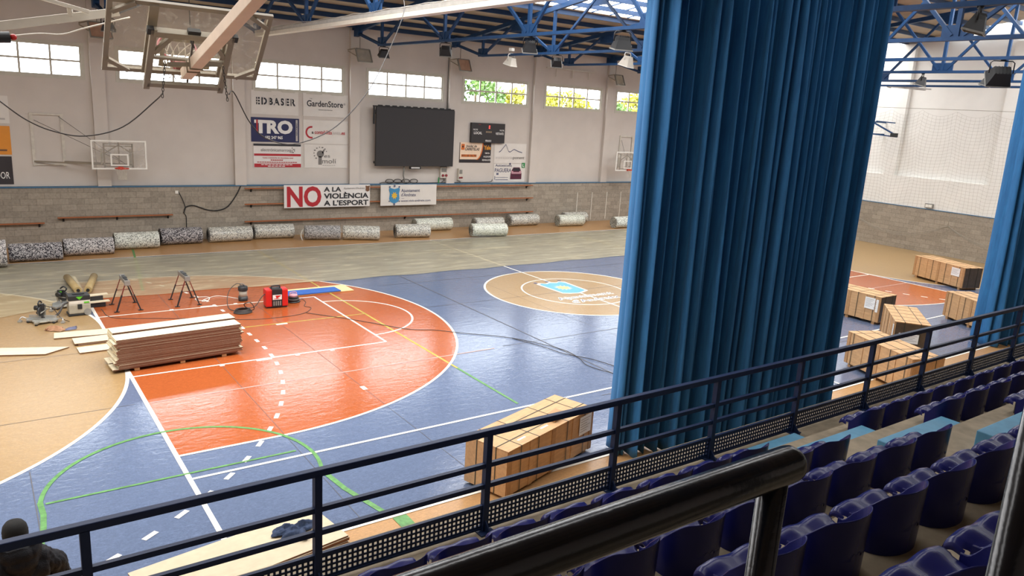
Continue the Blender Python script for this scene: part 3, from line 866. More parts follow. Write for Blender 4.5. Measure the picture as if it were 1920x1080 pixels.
# ================================================================== CRATES
def crate(P, ang, L, W, H, label, skid=.09, flip=0, papers=(), dark=False, straps=(.1, .3, .62, .88)):
    """P: corner nearest the stands' left; ang: direction of the long side; W goes to its left"""
    t = thing('wooden_crate', label, 'crate', P, R(ang), 'strapped wooden crates')
    M = MB(); M.bx(0, L, 0, W, skid, H - .018); M.mi(1)
    body = part('body', M, ['crate', 'crate2'], t, bevel=.004)
    for k in range(1, 4):                                     # joints between the side boards
        x = L * k / 4; M = MB(); M.bx(x - .05, x + .05, -.014, -.0005, skid, H - .02); part('batten', M, 'crate2' if k == 2 else 'crate', t)
        M = MB(); M.bx(x - .05, x + .05, W + .0005, W + .014, skid, H - .02); part('batten', M, 'crate2' if k == 2 else 'crate', t)
    M = MB(); M.bx(-.012, L + .012, -.012, W + .012, H - .018, H); part('lid', M, 'crate', t, bevel=.004)
    M = MB()
    for x0, x1 in ((0, .012),):
        pass
    for x in (.0, L - .1):
        M = MB(); M.bx(x, x + .1, -.014, -.0005, skid, H - .02); part('batten', M, 'crate2', t)
        M = MB(); M.bx(x, x + .1, W + .0005, W + .014, skid, H - .02); part('batten', M, 'crate2', t)
    if dark:
        M = MB(); M.bx(L + .0005, L + .012, .02, W - .02, skid + .02, H - .03); part('end_panel', M, 'darkpanel', t)
    else:
        M = MB(); M.bx(-.013, -.0005, .0, W, skid, H - .02); part('end_panel', M, 'crate', t)
    for k in range(3):
        x = (.12, L / 2 - .05, L - .22)[k]
        M = MB(); M.bx(x, x + .1, .02, W - .02, 0, skid); part('skid', M, 'crate2', t)
    for f in straps:
        x = f * L; M = MB(); e = .019
        for y0, y1, z0, z1 in ((-e, -e + .003, skid - .01, H + .004), (W + e - .003, W + e, skid - .01, H + .004), (-e, W + e, H + .001, H + .004), (-e, W + e, skid - .012, skid - .009)): M.bx(x - .008, x + .008, y0, y1, z0, z1)
        part('strap', M, 'strap', t)
    for f in (.27, .73):
        y = f * W; M = MB(); e = .019
        for x0, x1, z0, z1 in ((-e, -e + .003, skid - .01, H + .006), (L + e - .003, L + e, skid - .01, H + .006), (-e, L + e, H + .0035, H + .0065)): M.bx(x0, x1, y - .008, y + .008, z0, z1)
        part('strap', M, 'strap', t)
    for face, a, b, z0, z1 in papers:
        M = MB(); e = .022
        if face == 'front': M.mi(0).bx(a, b, -e - .001, -e, z0, z1); q = [(a + .03 + 0 * k, b - .04 - .05 * (k % 3), z1 - .05 - .045 * k) for k in range(int((z1 - z0 - .06) / .045))]
        if face == 'front':
            M.mi(1)
            for xa, xb, z in q: M.bx(xa, xb, -e - .0025, -e - .0015, z - .008, z)
        if face == 'back': M.bx(a, b, W + e, W + e + .001, z0, z1)
        if face == 'left':
            M.bx(-e - .001, -e, a, b, z0, z1); M.mi(1)
            for k in range(int((z1 - z0 - .06) / .045)): M.bx(-e - .0025, -e - .0015, a + .03, b - .04 - .05 * (k % 3), z1 - .058 - .045 * k, z1 - .05 - .045 * k)
        if face == 'right':
            M.bx(L + e, L + e + .001, a, b, z0, z1); M.mi(1)
            for k in range(int((z1 - z0 - .06) / .045)): M.bx(L + e + .0015, L + e + .0025, a + .03, b - .04 - .05 * (k % 3), z1 - .058 - .045 * k, z1 - .05 - .045 * k)
        part('paper_label', M, ['paper', 'grey_v'], t)
    return t


# near crate by the railing, left of the curtain
n = crate((3.93, -2.92, 0), 17.5, 2.48, .83, .82, 'long strapped wooden crate standing between the railing and the big curtain', .05, papers=[('front', 2.02, 2.4, .42, .76)], straps=(.13, .32, .66, .88))
M = MB(); M.box((1.55, .2, .885), (.28, .16, .12), .1); part('strap_buckle_block', M, 'crate2', n)
M = MB()
for x in (.42, 1.05): M.bx(x, x + .2, .12, .16, .821, .8225)
part('paper_strip', M, 'paper', n)
# cluster between the curtains: local x runs from the near end to the far end, -111 degrees seen from the hall
crate((15.51, -3.84, 0), 69, 2.2, .86, .9, 'strapped wooden crate in front of the others, right beside the railing', papers=[], straps=(.08, .32, .6, .9))
M = None


def crate_b(P, ang, L, label, papers, dark=True, straps=(.12, .38, .64, .9)):
    return crate(P, ang, L, .86, .9, label, papers=papers, dark=dark, straps=straps)


# crates whose visible long side faces the camera's left: local y = 0 side is that face when x runs towards the stands
crate_b((20.22, 2.4, 0), -90, 2.1, 'strapped wooden crate with white label, half hidden by the big curtain', [('front', 1.6, 1.93, .46, .82), ('front', 1.96, 2.04, .4, .8)])
crate_b((19.47, -.2, 0), -143.5, 2.15, 'wooden crate set at an angle, second nearest of the group beyond the railing', [('right', .12, .62, .34, .6), ('front', 2.0, 2.13, .4, .8)], True, (.12, .3, .5, .7, .9))
crate_b((29.65, 4.1, 0), -109, 2.5, 'wooden crate farthest back on the right, white label and dark end', [('front', 1.9, 2.3, .5, .82)])
crate_b((23.5, -.1, 0), -117, 2.3, 'wooden crate half hidden behind the right edge curtain', [], True)


# ================================================================== FOAM ROLLS
def roll(x0, y0, x1, y1, m, label, r=.315, wrap=False, tail=False, group='foam rolls along the back wall'):
    a = V((x0, y0, 0)); b = V((x1, y1, 0)); L = (b - a).length; ang = math.atan2(y1 - y0, x1 - x0)
    t = thing('foam_roll', label, 'roll', (x0, y0 + .1, r + (.03 if y0 < 17.7 else 0)), ang, group)
    M = MB(); prof = [(0, .01), (r * .2, .01), (r - .03, 0), (r, .02)]
    n = 40; vs = []; fs = []
    rings = [(r - .015, 0), (r, .015)] + [(r * (1 + .012 * math.sin(k * 2.1 + x0)), .015 + (L - .03) * k / 10) for k in range(1, 10)] + [(r, L - .015), (r - .015, L)]
    M.lathe([(q, z) for q, z in rings], n=n, axis='x')
    part('rolled_foam', M, m, t)
    for e, s in ((0, 1), (L, -1)):
        M = MB(); k = 70; pts = []
        for i in range(k + 1):
            th = i / k * 2 * math.pi * 5.2; rr = .04 + (r - .055) * i / k; pts.append((e + s * .004, rr * math.cos(th), rr * math.sin(th)))
        M.mi(0).lathe([(.03, e + s * .02), (r - .012, e + s * .006)], n=n, axis='x'); M.mi(1).tube(pts, .006, 4); part('spiral_end', M, [m, 'black'], t)
    if wrap:
        M = MB(); M.lathe([(r * .7, -.03), (r + .006, .0), (r + .008, L * .5), (r + .006, L), (r * .75, L + .03)], n=n, axis='x'); part('plastic_wrap', M, 'wrapfilm', t)
    if tail:
        M = MB(); rnd = random.Random(3)
        for k in range(7):
            y = -.28 + .09 * k
            M.tube(ease([(-.02, y * .4, .2 - .02 * k), (-.12, y, .05), (-.14 - .03 * rnd.random(), y * 1.1, -.12), (-.1, y * 1.1 - .05, -.28)], 4), .022, 6)
        part('bunched_film', M, 'wrapfilm', t)
    return t


for a in [(-3.1, 16.98, -1.63, 16.96, 'foam_m', 'speckled foam roll cut off by the left edge of the photo', .43),
          (-1.55, 17.78, -.03, 17.74, 'foam_d', 'dark speckled foam roll, first full one from the left', .3), (.05, 18.3, 1.6, 18.28, 'foam_m', 'black and white speckled foam roll, second full one from the left', .3),
          (1.72, 19.0, 3.22, 18.96, 'foam_l', 'pale speckled foam roll between two darker ones at the left', .31), (3.36, 19.46, 4.87, 19.48, 'foam_d', 'dark speckled foam roll under the black cable on the block wall', .32)]:
    roll(*a[:4], a[4], a[5], a[6])
for a in [(5.15, 19.5, 6.82, 19.52, 'foam_wrap', 'film wrapped foam roll right of the gap under the block wall', False), (7.02, 19.78, 8.62, 19.66, 'foam_wrap', 'film wrapped foam roll left below the red NO lettering', False),
          (8.92, 19.1, 10.32, 18.68, 'foam_d', 'wrapped dark foam roll with bunched film at its left end', True), (10.47, 18.7, 11.88, 18.1, 'foam_wrap', 'wrapped foam roll with loose creased film, just right of the bunched one', False),
          (12.8, 18.42, 14.34, 18.14, 'foam_wrap', 'wrapped foam roll in front of another, below the white town hall banner', False), (14.45, 19.72, 16.4, 19.72, 'foam_wrapg', 'greenish wrapped foam roll close to the wall, behind another roll', False),
          (16.25, 17.6, 17.97, 17.28, 'foam_wrapg', 'pale wrapped foam roll lying farthest out on the court', False), (17.5, 19.3, 19.1, 19.25, 'foam_wrap', 'wrapped foam roll half hidden behind the pale one farthest out', False),
          (19.95, 19.86, 21.75, 19.88, 'foam_wrap', 'wrapped foam roll under the right end of the wooden wall rails', False), (22.62, 19.2, 24.2, 19.06, 'foam_wrapg', 'pale foam roll with yellowish end near the big curtain', False),
          (23.6, 19.9, 25.1, 19.88, 'foam_wrap', 'wrapped foam roll by the wall behind the one with yellowish end', False), (25.35, 17.85, 26.9, 17.82, 'foam_l', 'pale foam roll cut off by the big curtain', False)]:
    roll(*a[:4], a[4], a[5], .3, a[4] != 'foam_l', a[6])


# ================================================================== PLANKS
def planks():
    rnd = random.Random(11); Lp, Wp, T = 2.6, .42, .0275; n = 24
    base = None
    for col, (y0, nn) in enumerate(((5.36, n), (5.83, n + 1))):
        for k in range(nn):
            M = MB(); M.mi(0); z = .075 + k * T
            dx = rnd.uniform(-.035, .035) + (.03 * math.sin(k * .9)); dy = rnd.uniform(-.0025, .0025)
            if k == 0: dx -= .09
            if k == nn - 1: dx = 0
            x0 = -.2 + dx; y = y0 + dy
            # edges brown, faces pale
            M.add([(0, 0, 0), (Lp, 0, 0), (Lp, Wp, 0), (0, Wp, 0), (0, 0, T - .0025), (Lp, 0, T - .0025), (Lp, Wp, T - .0025), (0, Wp, T - .0025)], [(0, 1, 5, 4), (2, 3, 7, 6), (3, 2, 1, 0)])
            M.mi(1).add([(0, 0, T - .0025), (Lp, 0, T - .0025), (Lp, Wp, T - .0025), (0, Wp, T - .0025), (0, 0, 0), (0, Wp, 0), (Lp, 0, 0), (Lp, Wp, 0)], [(0, 1, 2, 3), (4, 0, 3, 5), (1, 6, 7, 2)])
            o = solo('plank', M, ['edge', 'birch'], 'brown edged plank, %s from the top of the %s column of the stack' % (ORD[nn - 1 - k], 'front' if not col else 'rear'), 'plank', 'planks of the big stack')
            o.location = (x0, y, z); o.rotation_euler = (0, 0, R(4.6) + rnd.uniform(-.0006, .0006))
    for i, x in enumerate((.12, 1.05, 1.95)):
        M = MB(); yy = 5.36 + (x + .2) * .08; M.bx(x, x + .1, yy + .02, yy + .86, .018, .075); solo('bearer', M, 'crate2', 'wooden bearer under the plank stack, %s end' % ('left', 'middle', 'right')[i] if i != 1 else 'wooden bearer under the middle of the plank stack', 'timber', 'bearers under the plank stack', loc=(x, yy, .018))
        bpy.context.scene.collection.objects[-1].location.z = .0105
    for x0, y0, x1, y1, wd, lab in ((-1.1, 8.38, .25, 8.26, .46, 'pale plank on the tan floor, farthest of three left of the stack'), (-.75, 7.66, .25, 7.68, .46, 'pale plank lying in the middle of three left of the stack'),
                                    (-.72, 7.02, .25, 7.06, .44, 'pale plank nearest of three poking out left of the stack'), (-3.4, 8.0, -1.36, 7.24, .5, 'pale plank lying alone at the left edge of the photo')):
        L = math.hypot(x1 - x0, y1 - y0); M = MB()
        tw = .34 if 'alone' in lab else 0
        for k in range(2 if 'middle' in lab else 1):
            z = .0105 + k * .028; sh_ = .07 * (1 - k) if 'middle' in lab else 0
            bot = [(sh_, 0, 0), (L, 0, 0), (L + tw, wd, 0), (0 + sh_, wd, 0)]
            M = MB(); M.mi(0).poly([(x, y, 0) for x, y, _ in bot], .022, (0, 0, 1)); M.mi(1).add([(x, y, .0255) for x, y, _ in bot] + [(x, y, .022) for x, y, _ in bot], [(0, 1, 2, 3), (0, 4, 5, 1), (1, 5, 6, 2), (2, 6, 7, 3), (3, 7, 4, 0)])
            l2 = lab if k or 'middle' not in lab else 'thin plank showing under the middle one left of the stack'
            o = solo('plank', M, ['edge', 'birch'], l2, 'plank'); o.location = (x0, y0, z); o.rotation_euler = (0, 0, math.atan2(y1 - y0, x1 - x0))
    # plywood sheets by the railing
    for k in range(6):
        M = MB(); T = .024; L, W = 2.5, .92
        M.mi(0).poly([(-L, 0, 0), (0, 0, 0), (0, W, 0), (-L, W, 0)], T - .002); M.mi(1).add([(-L, 0, T), (0, 0, T), (0, W, T), (-L, W, T), (-L, 0, T - .002), (0, 0, T - .002), (0, W, T - .002), (-L, W, T - .002)], [(0, 1, 2, 3), (0, 4, 5, 1), (1, 5, 6, 2), (2, 6, 7, 3)])
        o = solo('plywood_sheet', M, ['edge', 'plyface'], ('topmost plywood sheet of the low pile, with a dark garment on it' if k == 5 else '%s plywood sheet from the bottom of the low pile by the railing' % ORD[k]), 'plywood sheet', 'plywood sheets by the railing')
        o.location = (1.38 + rnd.uniform(-.02, .02), -2.88 + rnd.uniform(-.01, .01), .0105 + k * .0245); o.rotation_euler = (0, 0, R(9) + rnd.uniform(-.006, .006))


planks()


# ================================================================== ON THE BACK WALL
def banner(name, label, x0, x1, z0, z1, y, sheet, draw, mats, group=None, wave=.006, cat='banner'):
    """flat sign hanging on the wall; draw(M, fn, i) adds its print in metres from the lower left corner"""
    W, H = x1 - x0, z1 - z0
    t = thing(name, label, cat, (x0, y, z0), 0, group)
    yy = lambda u, v, d=0: -.012 - d - wave * (math.sin(u * 5 + v * 3) + math.sin(v * 7 - u * 2)) * .5
    M = MB(); M.grid(lambda a, b: (a * W, yy(a * W, b * H), b * H), 24, 12)
    M.add([(0, -.001, 0), (W, -.001, 0), (W, -.001, H), (0, -.001, H)], [(3, 2, 1, 0)]); part('sheet', M, sheet, t)
    for i, (nm, mt) in enumerate(mats):
        M = MB(); draw(M, lambda u, v, i=i: (u, -.012 - wave - .004 - .0025 * i, v), nm)
        if M.v: part(nm, M, mt, t)
    return t


def rc(M, fn, x0, x1, z0, z1): M.add([fn(x0, z0), fn(x1, z0), fn(x1, z1), fn(x0, z1)], [(0, 1, 2, 3)])


def disc(M, fn, x, z, rx, rz, a0=0, a1=360, n=30): M.add([fn(x + rx * math.cos(R(a0 + (a1 - a0) * k / n)), z + rz * math.sin(R(a0 + (a1 - a0) * k / n))) for k in range(n + (a1 - a0 < 360))], [tuple(range(n + (a1 - a0 < 360)))])


def ringp(M, fn, x, z, r0, r1, a0, a1, n=40):
    P = []
    for k in range(n + 1):
        a = R(a0 + (a1 - a0) * k / n); P += [fn(x + r0 * math.cos(a), z + r0 * math.sin(a)), fn(x + r1 * math.cos(a), z + r1 * math.sin(a))]
    M.add(P, [(2 * k, 2 * k + 1, 2 * k + 3, 2 * k + 2) for k in range(n)])


def d_edb(M, fn, p):
    if p == 'lettering': text(M, 'EDBASER', .2, .4, .27, fn, .045, 1.64, space=1.35)
    if p == 'stencil_gap':
        for k in range(7):
            x = .2 + k * .237
            rc(M, fn, x + .045, x + .075, .38, .69)
        for z in (.485, .585): rc(M, fn, .2, .32, z - .014, z + .014)
    if p == 'small_text': text(M, 'grup', .9, .75, .04, fn)


def d_gar(M, fn, p):
    if p == 'lettering': text(M, 'GardenStore', .16, .42, .25, fn, .018, 1.62)
    if p == 'small_text':
        text(M, '®', 1.8, .52, .09, fn); text(M, 'THE', .28, .71, .045, fn, .01)
        for k in range(9): rc(M, fn, .68 + k * .07, .73 + k * .07, .27, .3)


def d_tro(M, fn, p):
    if p == 'lettering': text(M, 'TRO', .13, .38, .5, fn, .05, 1.6); text(M, '682 247 965', .56, .13, .12, fn, .03, .74)
    if p == 'side_strip': rc(M, fn, 1.86, 1.95, .06, .94)
    if p == 'side_lettering': text(M, 'REFORMAS', 0, 0, .055, lambda u, v: fn(1.93 - v, .3 + u), .012, .5)
    if p == 'red_strip': rc(M, fn, .21, .275, .39, .9)


def d_con(M, fn, p):
    if p == 'ring_logo': ringp(M, fn, .36, .48, .19, .265, 80, 282); text(M, 'contabiliza', .5, .42, .16, fn, .02, .78); text(M, '.es', 1.68, .42, .15, fn, .02, .2)
    if p == 'small_text': text(M, 'a', .37, .43, .13, fn, .025)
    if p == 'pale_lettering': text(M, 'junto', 1.3, .42, .15, fn, -.004, .36)


def d_ele(M, fn, p):
    if p == 'black_bar': rc(M, fn, .0, 2.0, .9, .985)
    if p == 'red_bar': rc(M, fn, .02, 2.0, .49, .58); rc(M, fn, .02, 2.0, .02, .17)
    if p == 'lettering': text(M, 'electrónicamarroig', .3, .68, .13, fn, .0, 1.28); [rc(M, fn, 1.6 + .05 * (k % 3), 1.64 + .05 * (k % 3), .63 + .06 * (k // 3), .67 + .06 * (k // 3)) for k in (0, 1, 3, 5, 7, 8, 9)]
    if p == 'small_text': text(M, 'Venta e instalación de electrónica naval', .36, .385, .06, fn, .008, 1.3); [rc(M, fn, .7 + k * .09, .77 + k * .09, .3, .34) for k in range(6)]; [rc(M, fn, .14 + k * .1, .22 + k * .1, .215, .245) for k in range(17)]
    if p == 'white_text': [rc(M, fn, .3 + k * .15, .42 + k * .15, .11, .14) for k in range(9)]; [rc(M, fn, .58 + k * .15, .7 + k * .15, .05, .08) for k in range(5)]


def d_esm(M, fn, p):
    if p == 'windmill_logo':
        disc(M, fn, .72, .6, .16, .15); rc(M, fn, .63, .78, .14, .5); M.add([fn(.84, .6), fn(.92, .78), fn(.86, .8), fn(.78, .66)], [(0, 1, 2, 3)])
        for k in range(9):
            a = R(20 + k * 26); disc(M, fn, .72 + .29 * math.cos(a), .62 + .27 * math.sin(a), .022 + .012 * (k % 3), .026)
    if p == 'lettering': text(M, 'es', .88, .45, .15, fn, .002, .28); text(M, 'molí', .8, .2, .21, fn, .002, .64)
    if p == 'small_text':
        for k in range(6): rc(M, fn, .82 + k * .1, .89 + k * .1, .1, .125)


BG = 'six banners left of the black screen'
YS = YW - .004
banner('banner', 'white banner with black stencil lettering, top left of the group of six', 7.2, 9.17, 5.05, 6.0, YS, 'vinyl_w', d_edb, [('lettering', 'ink'), ('stencil_gap', 'vinyl_w'), ('small_text', 'lgrey_v')], BG)
banner('banner', 'white banner with dark rounded lettering, top right of the group of six', 9.37, 11.38, 5.05, 6.0, YS, 'vinyl_w', d_gar, [('lettering', 'ink'), ('small_text', 'grey_v')], BG)
banner('banner', 'navy banner with huge white TRO and a phone number', 7.18, 9.19, 3.93, 4.92, YS, 'navy_v', d_tro, [('lettering', 'white_v'), ('side_strip', 'lgrey_v'), ('side_lettering', 'navy_v'), ('red_strip', 'red_v')], BG)
banner('banner', 'white banner with red ring and red lettering', 9.37, 11.39, 3.9, 4.9, YS, 'vinyl_w', d_con, [('ring_logo', 'red_v'), ('small_text', 'ink'), ('pale_lettering', 'lgrey_v')], BG)
banner('banner', 'white banner with one black and two red bars, bottom left of the six', 7.26, 9.28, 2.87, 3.81, YS, 'vinyl_wr', d_ele, [('black_bar', 'ink'), ('red_bar', 'red_v'), ('lettering', 'grey_v'), ('small_text', 'red_v'), ('white_text', 'white_v')], BG)
banner('banner', 'white banner with grey windmill drawing, bottom right of the six', 9.41, 11.39, 2.87, 3.87, YS, 'vinyl_w', d_esm, [('windmill_logo', 'grey_v'), ('lettering', 'grey_v'), ('small_text', 'lgrey_v')], BG)


def d_or(M, fn, p):
    if p == 'lettering': text(M, 'CALADOR', 1.88, .2, .24, fn, .004, .9, 'r')


def d_org(M, fn, p):
    if p == 'small_text':
        for k in range(3): rc(M, fn, 1.0 + .3 * k, 1.25 + .3 * k, .12, .18)


banner('banner', 'orange banner cut off by the left edge of the photo', -3.08, -1.1, 3.28, 4.26, YS, 'orange_v', d_org, [('small_text', 'brown_v')])
banner('banner', 'dark banner with white serif letters at the left edge of the photo', -3.1, -1.12, 2.25, 3.22, YS, 'dark_v', d_or, [('lettering', 'white_v')])
banner('banner', 'white banner above the orange one at the left edge', -3.06, -1.08, 4.35, 5.28, YS, 'vinyl_w', d_org, [('small_text', 'lgrey_v')])


def d_car(M, fn, p):
    if p == 'pale_panel': M.add([fn(.02, .16), fn(.95, .16)] + [fn(.95 + .35 * math.sin(R(a)), .16 + .82 * (1 - math.cos(R(a)))) for a in range(0, 91, 10)] + [fn(.02, .98)], [tuple(range(13))])
    if p == 'orange_edge':
        P = []
        for a in range(0, 91, 6): P += [fn(.95 + .35 * math.sin(R(a)), .16 + .82 * (1 - math.cos(R(a)))), fn(1.0 + .36 * math.sin(R(a)), .14 + .84 * (1 - math.cos(R(a))))]
        M.add(P, [(2 * k, 2 * k + 1, 2 * k + 3, 2 * k + 2) for k in range(15)]); rc(M, fn, .08, .27, .62, .9); rc(M, fn, .1, .98, .28, .4)
    if p == 'lettering': text(M, 'Insular de', .36, .76, .11, fn, .02, .62, font_shear=.25); text(M, 'CARRETILLAS', .3, .6, .13, fn, .03, .84, font_shear=.25); disc(M, fn, .175, .77, .04, .05); rc(M, fn, .02, 1.0, .05, .1)
    if p == 'phone_number': text(M, '971 55 76 79', .12, .29, .1, fn, .03, .84)
    if p == 'amber_lettering': text(M, 'Yale', 1.38, .66, .19, fn, .05, .42)
    if p == 'white_text': text(M, 'VENTA', 1.46, .44, .075, fn, .02, .28); text(M, 'ALQUILER', 1.38, .27, .08, fn, .02, .44); text(M, 'REPARACIÓN', 1.32, .1, .08, fn, .02, .52)


def d_ass(M, fn, p):
    if p == 'mountain_line':
        P = [(.28, .52), (.4, .6), (.68, .92), (.86, .58), (.95, .54), (1.2, .68), (1.5, .57), (1.72, .52)]
        for (a, b), (c, d) in zip(P, P[1:]): M.add([fn(a, b), fn(c, d), fn(c, d + .045), fn(a, b + .045)], [(0, 1, 2, 3)])
    if p == 'lettering': text(M, 'assessoria', .08, .22, .15, fn, -.012, 1.06)
    if p == 'bold_lettering': text(M, 'ponent', 1.16, .22, .15, fn, .01, .72)


def d_aut(M, fn, p):
    if p == 'lettering': text(M, 'Autoescuela', .08, .78, .13, fn, .008, 1.02); text(M, 'PAGUERA', .06, .5, .2, fn, .012, 1.02); disc(M, fn, .98, .92, .06, .05); rc(M, fn, .16, .3, .36, .46); rc(M, fn, .06, .1, .12, .3); rc(M, fn, .12, .9, .1, .13); rc(M, fn, .12, .9, .22, .24)
    if p == 'car_picture':
        M.add([fn(1.04, .14), fn(1.74, .14), fn(1.74, .42), fn(1.68, .58), fn(1.6, .74), fn(1.2, .74), fn(1.1, .58), fn(1.04, .42)], [tuple(range(8))])
    if p == 'car_window': M.add([fn(1.16, .56), fn(1.64, .56), fn(1.57, .7), fn(1.23, .7)], [(0, 1, 2, 3)]); rc(M, fn, 1.14, 1.64, .3, .33)
    if p == 'car_trim': rc(M, fn, 1.1, 1.7, .42, .5); rc(M, fn, 1.06, 1.2, .5, .56); rc(M, fn, 1.58, 1.72, .5, .56)
    if p == 'green_badge': rc(M, fn, 1.72, 1.92, .72, .98)
    if p == 'badge_letter': text(M, 'L', 1.77, .77, .15, fn, .03)


RG = 'signs below the scoreboard'
banner('banner', 'black, cream and orange banner partly covered by the scoreboard', 17.18, 19.01, 3.16, 4.13, YS, 'dark_v', d_car, [('pale_panel', 'cream_v'), ('orange_edge', 'orange2_v'), ('lettering', 'ink'), ('phone_number', 'brown_v'), ('amber_lettering', 'yamber'), ('white_text', 'white_v')], RG)
banner('banner', 'white banner with thin mountain outline', 19.22, 21.2, 3.15, 4.14, YS, 'vinyl_w', d_ass, [('mountain_line', 'slate_v'), ('lettering', 'lgrey_v'), ('bold_lettering', 'grey_v')], RG)
banner('banner', 'white banner with maroon car picture and green L badge', 19.24, 21.2, 2.2, 3.12, YS, 'vinyl_w', d_aut, [('lettering', 'slate_v'), ('car_picture', 'maroon_v'), ('car_window', 'ink'), ('car_trim', 'pink_v'), ('green_badge', 'green_v'), ('badge_letter', 'white_v')], RG)


def crest(M, fn, x, z, s): M.add([fn(x - .3 * s, z + .42 * s), fn(x - .34 * s, z + .3 * s), fn(x - .28 * s, z + .1 * s), fn(x - .32 * s, z - .2 * s), fn(x - .26 * s, z - .36 * s), fn(x, z - .48 * s), fn(x + .26 * s, z - .36 * s), fn(x + .32 * s, z - .2 * s), fn(x + .28 * s, z + .1 * s), fn(x + .34 * s, z + .3 * s), fn(x + .3 * s, z + .42 * s), fn(x, z + .34 * s)], [tuple(range(12))])


def d_no(M, fn, p):
    if p == 'red_letters': text(M, 'NO', .12, .08, .83, fn, .035, 1.52)
    if p == 'lettering': text(M, 'A LA', 1.75, .68, .2, fn, .03, .8); text(M, 'VIOLÈNCIA', 1.75, .38, .22, fn, .03, 2.1); text(M, "A L'ESPORT", 1.75, .07, .22, fn, .03, 2.1)
    if p == 'small_text': text(M, "Ajuntament d'Andratx", 2.66, .78, .075, fn, .004, 1.0)
    if p == 'crest': crest(M, fn, 3.8, .8, .3)


def d_aj(M, fn, p):
    if p == 'crest_blue': crest(M, fn, .69, .48, .82)
    if p == 'crest_sun': M.add([fn(.69 + (.17 if k % 2 else .1) * math.cos(math.pi * k / 8), .46 + (.19 if k % 2 else .1) * math.sin(math.pi * k / 8)) for k in range(16)], [tuple(range(16))])
    if p == 'crest_ornament':
        for x, z, r in ((.69, .9, .05), (.45, .86, .04), (.93, .86, .04), (.69, .06, .05), (.43, .2, .03), (.95, .2, .03)): disc(M, fn, x, z, r, r)
    if p == 'lettering': text(M, 'Ajuntament', 1.03, .62, .15, fn, .008, .98); text(M, "d'Andratx", 1.03, .42, .15, fn, .008, .78); text(M, 'www.visit-andratx.com', 1.03, .17, .1, fn, .008, 1.56); rc(M, fn, 1.05, 1.2, .32, .33)


YL = YB - .225
banner('banner', 'white banner on the block wall with big red NO', 8.37, 12.29, 1.21, 2.18, YL, 'vinyl_wr', d_no, [('red_letters', 'red_v'), ('lettering', 'ink'), ('small_text', 'grey_v'), ('crest', 'brown_v')])
banner('banner', 'white banner on the block wall with blue crest and yellow sun', 12.82, 15.73, 1.2, 2.16, YL, 'vinyl_w', d_aj, [('crest_blue', 'blue_v'), ('crest_ornament', 'slate_v'), ('crest_sun', 'yellow_v'), ('lettering', 'slate_v')], wave=.009)

# LED screen
t = thing('led_screen', 'big plain black LED screen on the back wall', 'screen', (12.56, YB - .22, 3.0))
M = MB(); M.bx(0, 4.03, 0, .12, 0, 2.6); part('panel', M, 'screen', t, bevel=.01)
M = MB(); M.bx(.02, 4.0, .12, .3, .1, .2); M.bx(.02, 4.0, .12, .3, 2.3, 2.4); part('mounting_frame', M, 'black', t)
M = MB(); M.bx(-.14, 4.0, .0, .1, 2.6, 2.66); [M.box((.2 + k * .35, .05, 2.67), (.2, .08, .05), 0) for k in range(11)]; part('top_rail', M, 'black', t)
M = MB(); M.bar((-.1, .05, 2.63), (-.1, .05, 1.85), .06, .06); M.bar((-.1, .05, 2.3), (.06, .05, 2.58), .05, .05); part('side_bracket', M, 'black', t)
M = MB(); M.bx(1.72, 2.3, -.002, .06, -.13, -.01); part('name_strip', M, 'black', t)
M = MB(); [rc(M, lambda u, v: (u, -.004, v), 1.8 + .05 * k, 1.838 + .05 * k, -.1, -.04) for k in range(9)]; part('strip_lettering', M, 'white_v', t)
M = MB(); M.tube([(1.5, .15, -.02), (1.5, .2, -.45), (1.55, .2, -.62), (1.56, .2, -.8)], .035, 6); part('cable', M, 'grey', t)

t = thing('scoreboard', 'black electronic scoreboard with white words and a red digit', 'scoreboard', (17.72, YW - .16, 4.14))
M = MB(); M.bx(0, 1.98, 0, .14, 0, .96); part('case', M, 'screen', t, bevel=.008)
fs = lambda u, v: (u, -.004, v)
M = MB(); text(M, 'LOCAL', .14, .42, .12, fs, .03, .48); text(M, 'VISITANTE', 1.42, .42, .11, fs, .02, .48); text(M, 'FALTAS', .1, .6, .075, fs, .015, .26); text(M, 'FALTAS', 1.66, .6, .075, fs, .015, .26); text(M, 'PERIODO', .84, .07, .085, fs, .02, .34); part('lettering', M, 'white_v', t)
M = MB(); [rc(M, fs, .84 + .06 * k, .885 + .06 * k, .5, .575) for k in range(6)]; part('dim_lettering', M, 'beige_v', t)
M = MB()
for x, z, a, b in ((1.04, .82, .035, .03), (1.04, .73, .035, .03)): disc(M, fs, x, z, a, b)
part('red_digit', M, 'led_red', t)
M = MB()
for k in range(4): rc(M, fs, .4 + .035 * k, .42 + .035 * k, .87, .89)
part('red_marks', M, 'red_v', t)


def ebox(x0, x1, z0, z1, label):
    t = thing('electrical_box', label, 'electrical box', (x0, YW - .17, z0), 0, 'electrical boxes')
    W, H = x1 - x0, z1 - z0
    M = MB(); M.bx(0, W, 0, .17, 0, H); part('case', M, 'lgrey', t, bevel=.01)
    M = MB(); M.bx(.04, W - .04, -.012, 0, H * .56, H * .9); part('breaker_window', M, 'grey', t)
    for k in range(2):
        M = MB(); M.cyl((W * (.28 + .44 * k), 0, H * .25), (W * (.28 + .44 * k), -.05, H * .25), min(.06, W * .18), 12); part('socket', M, 'maroon', t)
    M = MB(); M.tube([(W / 2, .1, 0), (W / 2 + .05, .1, -.12), (W / 2 - .08, .12, -.2)], .012, 6); part('lead', M, 'black', t)


